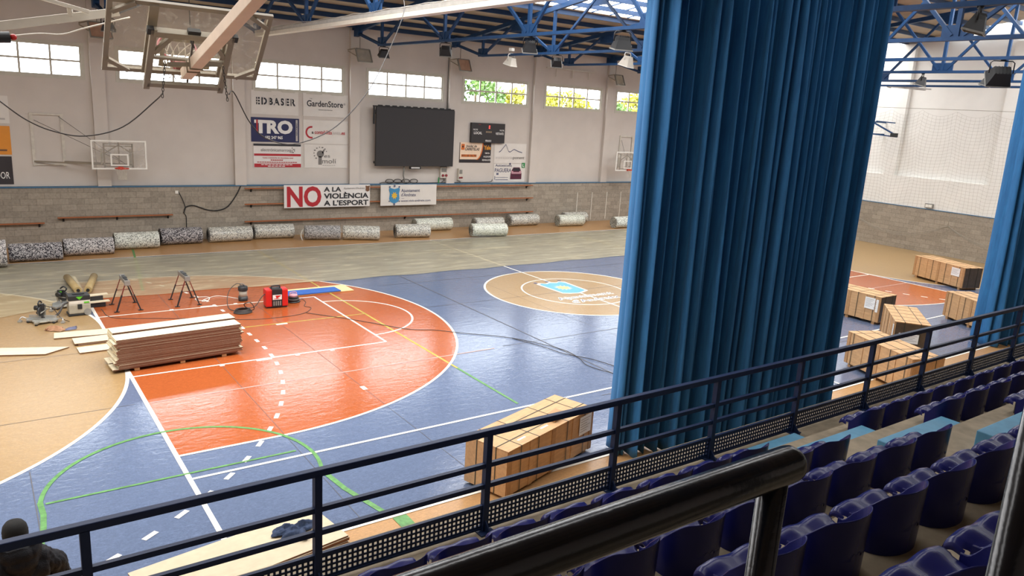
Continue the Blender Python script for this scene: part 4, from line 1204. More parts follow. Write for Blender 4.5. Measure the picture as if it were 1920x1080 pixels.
ebox(16.08, 16.5, 2.42, 2.95, 'grey socket box just left of the pilaster below the screen corner'); ebox(17.09, 17.33, 2.3, 2.88, 'narrow grey socket box right of the pilaster by the screen')
M = MB(); M.tube([(16.45, YW - .05, 8.4), (16.46, YW - .05, 5.7)], .03, 8); M.tube([(16.36, YW - .05, 8.4), (16.37, YW - .05, 5.7)], .015, 6); solo('conduit', M, 'grey', 'grey conduit running down beside the pilaster to the screen', 'conduit')
# coiled leads on the ledge below the screen
M = MB()
for k in range(4):
    c = 13.4 + .42 * k; M.tube([(c + .2 * math.cos(a * .5), YB + .06 + .015 * math.sin(k), 2.285 + .09 * math.sin(a * .5)) for a in range(0, 14)], .02, 6, closed=False)
M.tube(ease([(12.9, YB + .06, 2.2), (13.3, YB + .05, 2.24), (15, YB + .06, 2.2), (16, YB + .1, 2.2), (17.5, YB + .06, 2.2), (18.9, YB + .06, 2.22), (19.1, YB + .06, 2.34)], 5), .018, 6)
solo('ledge_cables', M, 'rope', 'dark leads coiled on the ledge under the black screen', 'cable')
M = MB(); M.lathe([(.03, 0), (.035, .2), (.014, .27), (.014, .3)], (15.98, YB + .03, 2.18), 10); solo('bottle', M, 'green_v', 'small dark bottle standing on the ledge right of the blue crest banner', 'bottle')


def wall_rail(x0, x1, z, label, brackets, tilt=0):
    t = thing('wall_rail', label, 'rail', (x0, YB - .16, z), 0, 'wooden rails on the block wall')
    L = x1 - x0; M = MB(); M.bar((0, 0, 0), (L, 0, tilt), .1, .045); part('wooden_bar', M, 'rail_wood', t, bevel=.01)
    for f in brackets:
        M = MB(); x = f * L; M.bx(x - .02, x + .02, 0, .15, tilt * f - .05, tilt * f - .02); M.bx(x - .03, x + .03, .135, .158, tilt * f - .16, tilt * f - .02); M.bar((x, .02, tilt * f - .04), (x, .14, tilt * f - .14), .02, .02); part('bracket', M, 'black', t)


wall_rail(-3.5, -.32, .89, 'wooden wall rail ending left of the other low one, at the left edge', (.1, .95)); wall_rail(.09, 3.99, 1.06, 'wooden wall rail on three black brackets above the unwrapped foam rolls', (.05, .5, .96))
wall_rail(6.77, 21.5, 2.05, 'topmost of three long wooden rails, behind the two block wall banners', (.02, .5, .98)); wall_rail(6.76, 21.57, 1.4, 'middle of three long wooden rails on the block wall', (.02, .5, .98)); wall_rail(6.74, 21.63, .68, 'lowest of three long wooden rails, just above the wrapped rolls', (.02, .5, .98))
for k, x in enumerate((24.72, 25.78, 26.88, 27.95)):
    M = MB(); M.bx(x - .025, x + .025, YB - .025, YB - .001, .1, 1.62); solo('wall_strip', M, 'net', 'pale vertical strip on the block wall, %s right of the long rails' % ORD[k], 'strip', 'pale strips on the block wall')
M = MB(); M.bx(4.13, 4.25, YB - .05, YB, 1.86, 1.98); solo('wall_socket', M, 'white', 'small white socket high on the block wall with black cables', 'socket', bevel=.006)
M = MB(); yc = YB - .03
M.tube(ease([(4.25, yc, 1.95), (4.4, yc, 1.6), (4.48, yc, 1.3), (4.42, yc, 1.1), (4.5, yc, .95), (4.5, yc, .5), (4.52, yc, .1)], 5), .016, 6)
M.tube(ease([(4.42, yc, 1.1), (4.5, yc, 1.32), (4.8, yc, 1.38), (5.3, yc, 1.2), (5.7, yc, 1.16), (6.1, yc, 1.3), (6.45, yc, 1.75), (6.65, yc, 2.14)], 5), .022, 6)
solo('wall_cable', M, 'black', 'black cables looping down the block wall at the left', 'cable')
M = MB(); zz = 8.0
M.bar((22.1, YW - .12, zz + .02), (25.3, YW - .12, zz - .02), .05, .05)
for x in (22.75, 23.85, 24.95): M.bar((x, YW - .12, zz), (x, YW - .1, zz - .4), .04, .04); M.bar((x, YW, zz), (x, YW - .14, zz), .04, .04)
solo('wall_bracket_rail', M, 'lgrey', 'pale rail with three hooks above the second window right of the scoreboard', 'rail')


# ------------------------------------------------------------------ baskets
def hoop(t, c, r, axis_y=-1, rim='orange_rim', net=True, M3=None):
    """rim and net at c in the thing's frame; M3 tips them"""
    Mx = M3 or Matrix.Identity(4)
    M = MB(); M.tube([V((c[0] + r * math.cos(a), c[1] + r * math.sin(a), c[2])) for a in [2 * math.pi * k / 32 for k in range(32)]], .014, 8, closed=True)
    M.box((c[0], c[1] - axis_y * (r + .06), c[2] - .02), (.16, .14, .1)); M.bar((c[0] - .08, c[1] - axis_y * (r + .1), c[2] - .06), (c[0] - .12, c[1] - axis_y * r * .7, c[2]), .02, .02); M.bar((c[0] + .08, c[1] - axis_y * (r + .1), c[2] - .06), (c[0] + .12, c[1] - axis_y * r * .7, c[2]), .02, .02)
    M.xf(Mx); rm = part('rim', M, rim, t)
    if net:
        M = MB(); n = 12; lv = [(r, 0), (r * .82, -.1), (r * .68, -.2), (r * .6, -.3), (r * .62, -.4)]
        for k in range(n):
            for s in (1, -1):
                M.tube([V((c[0] + q * math.cos(2 * math.pi * (k + s * i * .5) / n), c[1] + q * math.sin(2 * math.pi * (k + s * i * .5) / n), c[2] + z)) for i, (q, z) in enumerate(lv)], .006, 4, cap=False)
        M.xf(Mx); part('basket_net', M, 'net', t)


def board(t, W, H, y, fr, gl, Mx=None, tgt='white', fw=.05, inner=True):
    Mx = Mx or Matrix.Identity(4)
    M = MB(); M.bx(-W / 2 + fw, W / 2 - fw, y - .006, y + .006, fw, H - fw); M.xf(Mx); part('backboard_glass', M, gl, t)
    M = MB()
    for x0, x1, z0, z1 in ((-W / 2, -W / 2 + fw, 0, H), (W / 2 - fw, W / 2, 0, H), (-W / 2 + fw, W / 2 - fw, 0, fw), (-W / 2 + fw, W / 2 - fw, H - fw, H)): M.bx(x0, x1, y - .02, y + .02, z0, z1)
    M.xf(Mx); part('backboard_frame', M, fr, t)
    if inner:
        M = MB()
        for x0, x1, z0, z1 in ((-.295, -.245, .12, .55), (.245, .295, .12, .55), (-.245, .245, .5, .55), (-.245, .245, .12, .17)): M.bx(x0, x1, y - .0105, y - .0065, z0, z1)
        M.xf(Mx); part('target_square', M, tgt, t)


def wall_basket(x, label, armx):
    y = 19.3; t = thing('basketball_hoop', label, 'basketball hoop', (x, y, 2.9))
    board(t, 1.8, 1.03, 0, 'white', 'acrylic2'); hoop(t, (0, -.4, .07), .225)
    M = MB(); k = .1
    for X in (-.48, .45): M.bar((X, k, 0), (X, k, .92), .05, .05)
    for z in (.9, .82): M.bar((-.48, k, z), (.45, k, z), .05, .04)
    M.bar((-.48, k, .55), (0, k, .86), .04, .04); M.bar((.45, k, .55), (0, k, .86), .04, .04); M.bar((0, k, .2), (0, k, .95), .04, .04); M.bar((-.48, k, .1), (.45, k, .1), .05, .05)
    part('support_frame', M, 'taupe', t)
    for X in (-.56, .38):
        M = MB(); M.bx(X - .03, X + .03, k + .02, k + .06, .15, .72); part('side_plate', M, 'tool_sand', t)
    for z in ((.16,) if armx < 0 else (.16, .85)):
        for X in (-.48, .45):
            M = MB(); M.bar((X, k, z), (X + armx, YW - y - .04, z), .05, .05); part('wall_arm', M, 'taupe', t)
    M = MB()
    for X in (-.48 + armx, .45 + armx): M.bx(X - .05, X + .05, YW - y - .05, YW - y - .005, .0, 1.85 if armx else 1.0)
    for z in (.02, 1.78 if armx else .9): M.bx(-.52 + armx, .49 + armx, YW - y - .06, YW - y - .01, z, z + .06)
    part('wall_frame', M, 'net', t)
    M = MB(); M.tube([(.1, k, .25), (-.4 + armx, YW - y - .05, 1.6)], .008, 5); M.tube([(.3, k, .1), (.35 + armx, YW - y - .05, 1.75)], .008, 5); part('stay_wire', M, 'rope', t)


wall_basket(2.1, 'basketball hoop with clear backboard on the back wall, left of the banners', -2.07); wall_basket(27.3, 'basketball hoop on the back wall, half hidden by the big curtain', .9)


def ceiling_basket():
    """swung-up hoop seen from behind: board tipped back 44 degrees"""
    t = thing('basketball_hoop', 'big basketball backboard folded up under the roof, seen from behind', 'basketball hoop', (-.11, -1.1, 6.056))
    Mx = Matrix.Rotation(R(44), 4, 'X')
    W, H = 1.8, 1.05
    board(t, W, H, 0, 'taupe', 'acrylic', Mx, inner=False, fw=.055)
    M = MB()
    for s in (-1, 1):
        M = MB(); M.bx(s * .43 - .05, s * .43 + .05, -.045, -.005, .03, 1.02); M.xf(Mx); part('board_stiffener', M, 'taupe', t)
    for a, b in (((-.85, .87), (-.62, 1.02)), ((-.85, .18), (-.62, .03)), ((.85, .87), (.62, 1.02)), ((.85, .18), (.62, .03))): M = MB(); M.bar((a[0], -.025, a[1]), (b[0], -.025, b[1]), .05, .04, (0, 1, 0)); M.xf(Mx); part('corner_brace', M, 'taupe', t)
    M = MB()
    for x0, x1, z0, z1 in ((-.295, -.245, .1, .55), (.245, .295, .1, .55), (-.245, .245, .5, .55), (-.245, .245, .1, .15)): M.bx(x0, x1, .0065, .0105, z0, z1)
    M.xf(Mx); part('target_square', M, 'tool_sand', t)
    hoop(t, (0, .4, .06), .225, 1, 'maroon', True, Mx)
    # rear carrying frame
    M = MB(); f = -.13
    for s in (-1, 1): M.bar((s * .43, f, -.13), (s * .43, f, .78), .07, .06, (0, 1, 0))
    M.bar((-.43, f, .73), (.43, f, .73), .075, .09, (0, 1, 0)); M.bar((-.43, f, -.06), (.43, f, -.06), .06, .06, (0, 1, 0)); M.bar((-.43, f, .36), (.43, f, .36), .035, .04, (0, 1, 0))
    for s in (-1, 1): M.bar((s * .4, f, .42), (s * .22, f, .7), .05, .05, (0, 1, 0))
    M.xf(Mx); part('rear_frame', M, 'taupe', t, bevel=.004)
    for x in (-.465, 0, .465): M = MB(); M.box((x, f, .75 if x else .79), (.07 if x else .14, .06, .08 if x else .05)); M.xf(Mx); part('black_joint', M, 'black', t)
    M = MB(); M.bar((.02, f - .02, .02), (.0, f - .02, .7), .02, .02, (0, 1, 0)); M.xf(Mx); part('spring_rod', M, 'rope', t)
    a = V((.0, -.16, .0)); b = V((.0, -4.2, .98))
    M = MB(); M.bar(a, b, .125, .125); arm = part('lifting_arm', M, 'beige', t, bevel=.006)
    M = MB()
    for f_ in (.09, .125): p = a + (b - a) * f_; d = (b - a).normalized(); M.bar(p - d * .008, p + d * .008, .15, .15)
    part('arm_clamp', M, 'taupe', arm)
    M = MB(); p = a + (b - a) * .115; M.bar(p + V((-.3, .0, -.02)), p + V((.3, 0, .02)), .05, .05); part('chain_bar', M, 'taupe', t)
    for s, x in ((-1, -.33), (1, .32)):
        M = MB(); q = p + V((x, 0, .0)); n = 11
        for k in range(n):
            c = q + V((.0 + .004 * k * s, 0, -.02 - .036 * k)); o = (k % 2) * math.pi / 2
            M.tube([c + V((math.cos(o) * .011 * math.cos(g), math.sin(o) * .011 * math.cos(g), .024 * math.sin(g))) for g in [2 * math.pi * j / 10 for j in range(10)]], .0045, 5, closed=True)
        part('chain', M, 'rope', t)
    M = MB(); M.tube([(-.02, -.5, 3.2), (-.01, -.5, .42)], .007, 5); M.tube([(-.01, -.5, .42), (.02, -.5, .3)], .018, 6); part('hoist_cable', M, 'rope', t)
    M = MB(); M.bar((-2.6, .12, .205), (-.62, .5, .695), .11, .1); M.bar((-2.2, .1, .87), (-.95, .35, .65), .04, .04); M.bar((-1.15, .33, .68), (-1.14, .36, .58), .05, .05); part('side_brace', M, 'lgrey', t, bevel=.004)
    M = MB(); M.tube(ease([(-2.4, .1, .18), (-1.9, .16, .26), (-1.5, .2, .34), (-1.25, .25, .36), (-1.0, .3, .46), (-.5, .4, .64)], 4), .01, 5); part('brace_cable', M, 'lgrey', t)
    return t


CB = ceiling_basket()
M = MB(); M.cyl((-2.6, -3, 6.18), (-1.98, -3, 6.243), .05, 14); M.mi(1).ball((-1.955, -3, 6.246), .028); solo('roller_tube', M, ['black', 'red'], 'black tube with a red end cap at the upper left edge', 'tube')
M = MB(); P = [(-2.9, -1.3, 6.5), (-2.4, -1.3, 5.95), (-2.044, -1.3, 5.633), (-1.812, -1.3, 5.443), (-1.564, -1.3, 5.329), (-1.248, -1.3, 5.284), (-.851, -1.3, 5.401), (-.487, -1.3, 5.716), (-.43, -1.5, 5.82)]
M.tube(ease(P, 6), .008, 6); part('cord', M, 'rope', CB, True)
M = MB(); P = [(.33, -1.5, 5.85), (.45, -1.3, 5.87), (.65, -1.3, 5.494), (.98, -1.0, 5.28), (1.6, -.4, 5.2), (2.354, 0, 5.451), (3.12, .5, 6.03), (3.9, 1.4, 6.71), (4.5, 2, 7.49), (5.2, 3.4, 7.99)]
M.tube(ease(P, 6), .008, 6); part('cord', M, 'rope', CB, True)


# ================================================================== LAMPS
def floodlight(x, y, z, kind, label, tilt=-40, yaw=180, k=1.0):
    """lamp hung in a yoke from a truss chord; z = height of the chord's underside"""
    t = thing('floodlight', label, 'floodlight', (x, y, z), R(yaw), 'lamps hung from the roof trusses')
    body = 'black' if kind == 'b' else 'lgrey'
    M = MB(); M.tube([(-.2 * k, 0, -.24 * k), (-.2 * k, 0, -.08), (-.16 * k, 0, -.03), (.16 * k, 0, -.03), (.2 * k, 0, -.08), (.2 * k, 0, -.24 * k)], .016, 6); M.bx(-.05, .05, -.05, .05, -.03, .02); part('yoke', M, 'black' if kind == 'b' else 'white', t)
    Mx = Matrix.Translation(V((0, 0, -.26 * k))) @ Matrix.Rotation(R(tilt), 4, 'X')
    M = MB(); a, b = .17 * k, .1 * k; h0, h1 = -.15 * k, .12 * k      # opens towards -z
    A = [(-.21 * k, -.17 * k), (.21 * k, -.17 * k), (.21 * k, .17 * k), (-.21 * k, .17 * k)]
    M.add([(p * 1, q * 1, h0) for p, q in A] + [(p * .72, q * .62, h1 * .4) for p, q in A] + [(p * .66, q * .5, h1) for p, q in A], [(0, 1, 5, 4), (1, 2, 6, 5), (2, 3, 7, 6), (3, 0, 4, 7), (4, 5, 9, 8), (5, 6, 10, 9), (6, 7, 11, 10), (7, 4, 8, 11), (8, 9, 10, 11)])
    for j in range(5): M.bx(-.13 * k + j * .055 * k, -.12 * k + j * .055 * k, -.08 * k, .08 * k, h1, h1 + .03)
    M.xf(Mx); part('lamp_body', M, body, t)
    M = MB(); M.bx(-.2 * k, .2 * k, -.16 * k, .16 * k, h0 + .012, h0 + .02); M.xf(Mx); part('lens', M, 'lampglass', t)
    M = MB()
    for p0, p1 in zip(A, A[1:] + A[:1]): M.bar((p0[0], p0[1], h0), (p1[0], p1[1], h0), .02, .03)
    M.xf(Mx); part('rim', M, 'grey' if kind == 'b' else 'white', t)
    if kind == 'w': M = MB(); M.bx(-.1, .1, -.07, .07, .1, .22); part('ballast_box', M, 'white', t)


CH = 8.0
floodlight(11.65, 17.6, CH, 'b', 'small black floodlight under the bend of the truss left of the black screen', -20, 170)
floodlight(11.65, 12.7, CH, 'b', 'silver faced floodlight above the left edge of the second window from the screen', -55, 150)
floodlight(16.5, 15.6, CH + .1, 'w', 'white floodlight under a truss with white ballast box, left of the black one', -15, 200, 1.15)
floodlight(11.65, 7.7, CH, 'b', 'black floodlight under the middle of the truss, right of the white lamp', -25, 150, 1.05)
floodlight(16.5, 12.5, CH, 'b', 'grey faced floodlight above the hooked pale rail', -50, 150)
floodlight(11.65, 3.7, CH, 'b', 'large black floodlight close to the left edge of the big curtain', -10, 160, 1.15)
floodlight(16.5, 8.6, CH, 'w', 'white floodlight with ballast box beside the big curtain', -15, 200, 1.15)
floodlight(11.65, -4.95, CH, 'b', 'large black floodlight, nearest one, upper right of the photo', 15, 20, 1.0)
floodlight(26.3, 3.4, CH, 'b', 'black floodlight just right of the big curtain, under a far truss', 15, 20, 1.05)
floodlight(26.3, 1.2, CH, 'b', 'small black floodlight left of the big drum shaped one at the right', 15, 20, 1.0)
floodlight(21.4, -1.3, CH, 'b', 'big black floodlight tilted down in a grey yoke, far right', 55, -50, 1.5)
floodlight(1.75, 17.6, CH, 'b', 'black floodlight behind the folded basketball backboard', -20, 170)


def wall_lamp(x, label, gl):
    t = thing('wall_floodlight', label, 'floodlight', (x, YB - .05, 8.45), 0, 'caged floodlights on the pilasters')
    M = MB(); M.tube([(0, -.2, .0), (0, -.2, -.5)], .014, 6); part('hanger_rod', M, 'taupe', t)
    M = MB(); w_, h = .36, .28; Mx = Matrix.Translation(V((.05, -.5, -.76))) @ Matrix.Rotation(R(12), 4, 'Z') @ Matrix.Rotation(R(-22), 4, 'X')
    M.bx(-w_, w_, .0, .05, -h, h)
    for a, b in (((-w_, -h), (w_, -h)), ((w_, -h), (w_, h)), ((w_, h), (-w_, h)), ((-w_, h), (-w_, -h))): M.bar((a[0], -.02, a[1]), (b[0], -.02, b[1]), .035, .05, (0, 1, 0))
    M.xf(Mx); part('frame', M, 'grey', t)
    M = MB(); M.add([(-w_, -.012, -h), (w_, -.012, -h), (w_, -.012, h), (-w_, -.012, h), (-w_ * .55, -.005, -h * .1), (w_ * .55, -.005, -h * .1), (w_ * .6, -.005, h * .5), (-w_ * .6, -.005, h * .5)], [(0, 1, 5, 4), (1, 2, 6, 5), (2, 3, 7, 6), (3, 0, 4, 7), (4, 5, 6, 7)]); M.xf(Mx); part('reflector', M, gl, t)
    M = MB(); M.bar((-w_ - .02, 0, h), (-w_ - .18, .3, h + .05), .04, .04); M.bar((-w_ - .02, 0, -h * .2), (-w_ - .18, .3, h), .04, .04); M.xf(Mx); part('wall_arm', M, 'taupe', t)


wall_lamp(11.72, 'caged floodlight on the pilaster left of the black screen', 'lampglass'); wall_lamp(16.75, 'copper tinted caged floodlight on the pilaster right of the black screen', 'lamp_warm')
wall_lamp(26.55, 'caged floodlight on the pilaster beside the big curtain edge', 'lampglass'); wall_lamp(1.75, 'brown caged floodlight partly behind the folded backboard', 'lamp_warm')

# ------------------------------------------------------------------ end wall
t = thing('safety_net', 'thin sagging ball net hung in front of the end wall', 'net', (36.3, 7, 7.05))
M = MB(); M.tube([(36.3, y, 7.06) for y in (16, 10.2, 4, -4)], .012, 5); part('top_rope', M, 'net_g', t, True)
M = MB(); n0 = 0
def netp(u, v):
    y = -4 + 20 * u; sc = abs(math.sin(y * 1.9)) ** .7; z = 7.0 - .28 * sc - (6.1 - .28 * sc - .35 * abs(math.sin(y * .68))) * v
    return V((36.3 + .1 * math.sin(y * 2.1 + v * 5) * .5, y + .05 * math.sin(v * 9 + y * 3), z))
for i in range(0, 101): M.tube([netp(i / 100, j / 22) for j in range(23)], .0035, 3, cap=False)
for j in range(0, 37): M.tube([netp(i / 150, j / 36) for i in range(151)], .0035, 3, cap=False)
part('netting', M, 'net_g', t, True)
M = MB()
for k in range(3):
    M.tube([(36.22 + .02 * k, y, 1.62 - (.75 + .05 * k) * abs(math.sin((y - 6.05) * .62)) ** .8 - .02 * k) for y in [-2 + .25 * i for i in range(60)]], .012, 5)
part('gathered_hem', M, 'net_g', t, True)
M = MB(); M.tube([(36.3, 6.05, 2.2), (36.25, 6.05, 1.6)], .012, 5); M.tube([(36.3, 12.25, 2.2), (36.25, 12.25, 1.6)], .012, 5); part('tie_cord', M, 'net_g', t, True)
t = thing('emergency_light', 'small emergency light box on the end wall above the block wall', 'emergency light', (XR, 7.37, 2.25))
M = MB(); M.bx(-.09, .015, -.2, .2, 0, .22); part('case', M, 'grey', t, bevel=.01); M = MB(); M.bx(-.1, -.09, -.16, .16, .04, .18); part('diffuser', M, 'white', t)
t = thing('folded_hoop', 'slim grey frame hanging below the far trusses right of the big curtain', 'basketball hoop', (34, 8, 7.95))
M = MB(); M.bar((34, 9.2, 8.02), (34, 6.9, 7.86), .06, .06); M.bar((34.3, 9.2, 7.98), (34.3, 7.3, 7.84), .06, .06); [M.bar((34, y, 7.95), (34.3, y, 7.92), .05, .04) for y in (9, 8.3, 7.6)]; part('bars', M, 'galv', t, True)
t = thing('basketball_hoop', 'dark folded hoop arm against the end wall beside the curtain edge', 'basketball hoop', (36, 9.9, 6))
M = MB(); M.bar((36.0, 10.6, 6.3), (36.0, 9.3, 5.72), .07, .07); M.bar((36.0, 10.6, 5.7), (36.0, 9.2, 5.62), .06, .06); M.bar((36, 10.4, 6.35), (36, 9.4, 6.3), .05, .05); M.bar((36, 10.5, 6.3), (XR + .25, 10.5, 6.3), .06, .06); M.bar((36, 10.5, 5.7), (XR + .25, 10.5, 5.7), .06, .06); part('arm', M, 'steel', t, True)
M = MB(); M.bx(35.9, 36.1, 9.2, 9.5, 5.6, 5.8); part('pad', M, 'black', t, True)


# ================================================================== TOOLS ON THE COURT
def sawhorse(x, y, label):
    t = thing('sawhorse', label, 'sawhorse', (x, y, .0105), 0, 'folding sawhorses')
    M = MB(); M.bx(-.06, .06, -.42, .42, .72, .82); M.bx(-.07, .07, -.44, -.36, .7, .835); M.bx(-.07, .07, .36, .44, .7, .835); part('beam', M, 'grey', t, bevel=.01)
    M = MB(); M.bx(-.035, .035, -.3, .3, .82, .84); M.bx(-.05, .05, -.1, .1, .838, .85); part('top_clamp', M, 'black_tool', t)
    for sy in (-1, 1):
        for sx in (-1, 1):
            a = V((sx * .05, sy * .38, .73)); b = V((sx * .29, sy * .43, .012)); m = a + (b - a) * .48
            M = MB(); M.bar(a, m, .028, .024); leg = part('leg', M, 'red_dull' if sx < 0 or sy < 0 else 'black_tool', t)
            M = MB(); M.bar(m - (b - a) * .08, b, .036, .032); M.bx(b.x - .06, b.x + .06, b.y - .03, b.y + .03, 0, .015); part('lower_leg', M, 'black_tool', leg)
        M = MB(); M.bar((-.16, sy * .4, .4), (.16, sy * .4, .4), .016, .016); part('cross_brace', M, 'red_dull', t)


sawhorse(.79, 10.7, 'red and black folding sawhorse, left one of the pair'); sawhorse(2.29, 10.68, 'red and black folding sawhorse, right one of the pair, near the white hose')

t = thing('dust_extractor', 'grey and black dust extractor on wheels beside the baseline', 'dust extractor', (-.35, 10.48, .0105), R(2))
M = MB(); M.bx(-.25, .25, -.19, .19, .05, .3); part('tank', M, 'tool_sand', t, bevel=.02)
M = MB(); M.bx(-.24, .24, -.18, .18, .3, .4); M.bx(-.22, .0, -.185, -.17, .3, .37); part('filter_housing', M, 'lgrey', t, bevel=.015)
M = MB(); M.bx(-.25, .25, -.19, .19, .4, .53); M.bx(-.14, .14, -.05, .05, .53, .56); part('motor_head', M, 'black_tool', t, bevel=.02)
M = MB(); M.poly([(-.08, -.192, .5), (.08, -.192, .5), (.0, -.192, .42)], .004, (0, -1, 0)); M.bx(.1, .22, -.192, -.188, .32, .36); part('green_badge', M, 'tool_green', t)
M = MB(); M.bx(-.05, .05, -.205, -.185, .18, .3); part('latch', M, 'black_tool', t)
M = MB(); M.cyl((.17, -.215, .085), (.17, -.185, .085), .085, 20); part('wheel', M, 'grey', t)
M = MB(); M.cyl((.17, .215, .085), (.17, .185, .085), .085, 20); part('wheel', M, 'grey', t)
M = MB(); M.bx(-.27, .1, -.2, .2, 0, .05); part('base', M, 'black_tool', t, bevel=.01)
M = MB(); P = [(-.24, -.1, .36), (-.36, -.12, .3), (-.5, -.25, .12), (-.72, -.4, .07), (-.9, -.42, .16), (-.98, -.42, .26)]
M.tube(ease(P, 6), .026, 8); part('suction_hose', M, 'rope', t)


def mitre_saw(x, y, rz, label, simple=False):
    t = thing('mitre_saw', label, 'mitre saw', (x, y, .0105), rz, 'mitre saws')
    M = MB(); M.lathe([(.0, .075), (.2, .075), (.22, .06), (.2, .03), (.0, .03)], n=24); M.poly([(-.05, -.12, .04), (.05, -.12, .04), (.035, -.34, .04), (-.035, -.34, .04)], .04); part('turntable', M, 'tool_grey', t)
    M = MB(); M.bx(-.36, .36, .0, .07, .05, .1); M.bx(-.34, -.2, -.06, .1, .03, .075); M.bx(.2, .34, -.06, .1, .03, .075); M.bx(-.32, -.03, .06, .085, .09, .17); M.bx(.03, .32, .06, .085, .09, .17); part('base', M, 'tool_steel', t, bevel=.005)
    for sx, sy in ((-.3, -.05), (.3, -.05), (-.3, .08), (.3, .08), (0, -.3)):
        M = MB(); M.cyl((sx, sy, 0), (sx, sy, .045), .03, 10); part('foot', M, 'black_tool', t)
    for s in (-1, 1):
        M = MB(); M.tube(ease([(s * .34, .03, .07), (s * .46, .03, .12), (s * .5, -.02, .07), (s * .5, -.02, .0)], 4), .014, 6); M.bx(s * .5 - .04, s * .5 + .04, -.06, .02, 0, .04); part('side_wing', M, 'tool_steel', t)
    M = MB(); M.bar((0, .12, .08), (0, .18, .42), .07, .05); M.tube([(-.02, .3, .28), (-.02, -.1, .26)], .014, 8); M.tube([(.03, .3, .28), (.03, -.1, .26)], .014, 8); part('arm', M, 'tool_grey', t)
    M = MB(); M.cyl((-.03, -.02, .3), (.02, -.02, .3), .13, 24); M.bx(-.05, .03, -.02, .12, .3, .46); M.cyl((-.16, .04, .36), (-.03, .04, .36), .06, 14); part('blade_guard', M, 'black_tool', t)
    M = MB(); M.cyl((-.008, -.03, .27), (-.002, -.03, .27), .128, 28); part('blade', M, 'tool_steel', t)
    M = MB(); M.tube(ease([(0, -.04, .42), (0, -.12, .5), (0, -.04, .56), (0, .06, .5)], 4), .02, 8); part('handle', M, 'black_tool', t)
    M = MB(); M.bx(-.052, -.05, -.01, .05, .4, .44); part('green_mark', M, 'tool_green', t)
    M = MB(); M.tube(ease([(.02, .14, .4), (.2, .2, .3), (.4, .1, .1), (.62, .05, .02)], 5), .008, 5); part('power_lead', M, 'rubber', t)


mitre_saw(-1.22, 9.98, R(-28), 'small mitre saw with side wings standing on the tan floor'); mitre_saw(-.62, 11.35, R(48), 'sliding mitre saw half hidden behind the dust extractor')
for (x, y, z, rz, L, lab) in ((.12, 11.2, .302, .15, .62, 'upper of two small offcuts resting behind the dust extractor'), (.14, 11.03, .152, .1, .6, 'lower of two small offcuts resting behind the dust extractor')):
    M = MB(); M.box((0, 0, 0), (L, .16, .025)); o = solo('offcut', M, 'birch', lab, 'wood offcut'); o.location = (x, y, z); o.rotation_euler = (0, 0, rz)
M = MB(); M.bx(-.02, .34, 10.98, 11.3, .0105, .137); M.bx(.0, .3, 11.12, 11.28, .137, .287); solo('tool_case', M, 'black_tool', 'low black case under the small offcuts', 'case', bevel=.01)
M = MB(); M.tube([(.1, 12.55, .13), (.47, 14.3, .13)], .1, 20); M.mi(1).tube([(.09, 12.5, .13), (.1, 12.552, .13)], .045, 14)
solo('film_roll', M, ['cardboard', 'black'], 'brown roll with open tube end lying on the orange floor', 'roll', bevel=0)
M = MB(); M.tube([(-.14, 12.6, .13), (-.24, 14.4, .13)], .1, 20); M.mi(1).tube([(-.138, 12.56, .13), (-.14, 12.602, .13)], .045, 14)
solo('film_roll', M, ['cardboard', 'black'], 'brown roll lying left of the baseline behind the saw', 'roll')

# a leather pouch with straps and gloves on the floor
M = MB(); rnd = random.Random(4)
M.grid(lambda u, v: (-1.18 + .34 * u + .05 * math.sin(v * 5), 9.02 + .22 * v + .06 * math.sin(u * 6), .016 + .11 * math.sin(math.pi * u) * math.sin(math.pi * v) + .02 * abs(noise.noise(V((u * 6, v * 6, 1))))), 20, 14)
M.tube(ease([(-1.2, 9.15, .05), (-1.1, 9.3, .07), (-.95, 9.32, .05), (-.85, 9.2, .04)], 5), .022, 6)
solo('leather_pouch', M, 'leather', 'tan leather tool pouch on the floor in front of the small mitre saw', 'pouch')
M = MB(); M.grid(lambda u, v: (-.82 + .26 * u, 9.0 + .16 * v + .05 * u, .014 + .05 * math.sin(math.pi * u) * math.sin(math.pi * v)), 14, 8)
for k in range(4): M.tube([(-.64, 9.1 + .035 * k, .025), (-.56 + .02 * (k % 2), 9.14 + .05 * k, .02)], [.016, .01], 6)
solo('work_glove', M, 'slate_v', 'dark blue grey work glove beside the leather pouch', 'glove')

t = thing('sprayer_tank', 'round black and clear tank standing on the orange floor', 'tank', (3.79, 10.28, .0105))
M = MB(); M.lathe([(0, 0), (.125, 0), (.13, .02), (.13, .12), (0, .12)], n=24); part('base', M, 'black_tool', t)
M = MB(); M.lathe([(.126, .12), (.126, .3)], n=24); part('clear_cylinder', M, 'acrylic2', t); M = MB(); M.lathe([(0, .125), (.11, .125), (.11, .27), (0, .27)], n=24); part('contents', M, 'tool_sand', t)
M = MB(); M.lathe([(.13, .3), (.135, .32), (.135, .41), (.1, .44), (0, .44)], n=24); part('lid', M, 'black_tool', t, bevel=0)
M = MB(); M.tube(ease([(-.1, 0, .42), (-.05, 0, .5), (.02, 0, .48), (.06, 0, .43)], 4), .016, 6); part('handle', M, 'grey', t)
M = MB(); M.tube(ease([(-.05, 0, .49), (-.2, -.05, .52), (-.42, -.2, .4), (-.55, -.4, .2), (-.62, -.8, .03), (-.5, -1.1, .015), (-.3, -1.3, .015), (-.15, -1.35, .015)], 6), .011, 6); part('hose', M, 'rope', t)

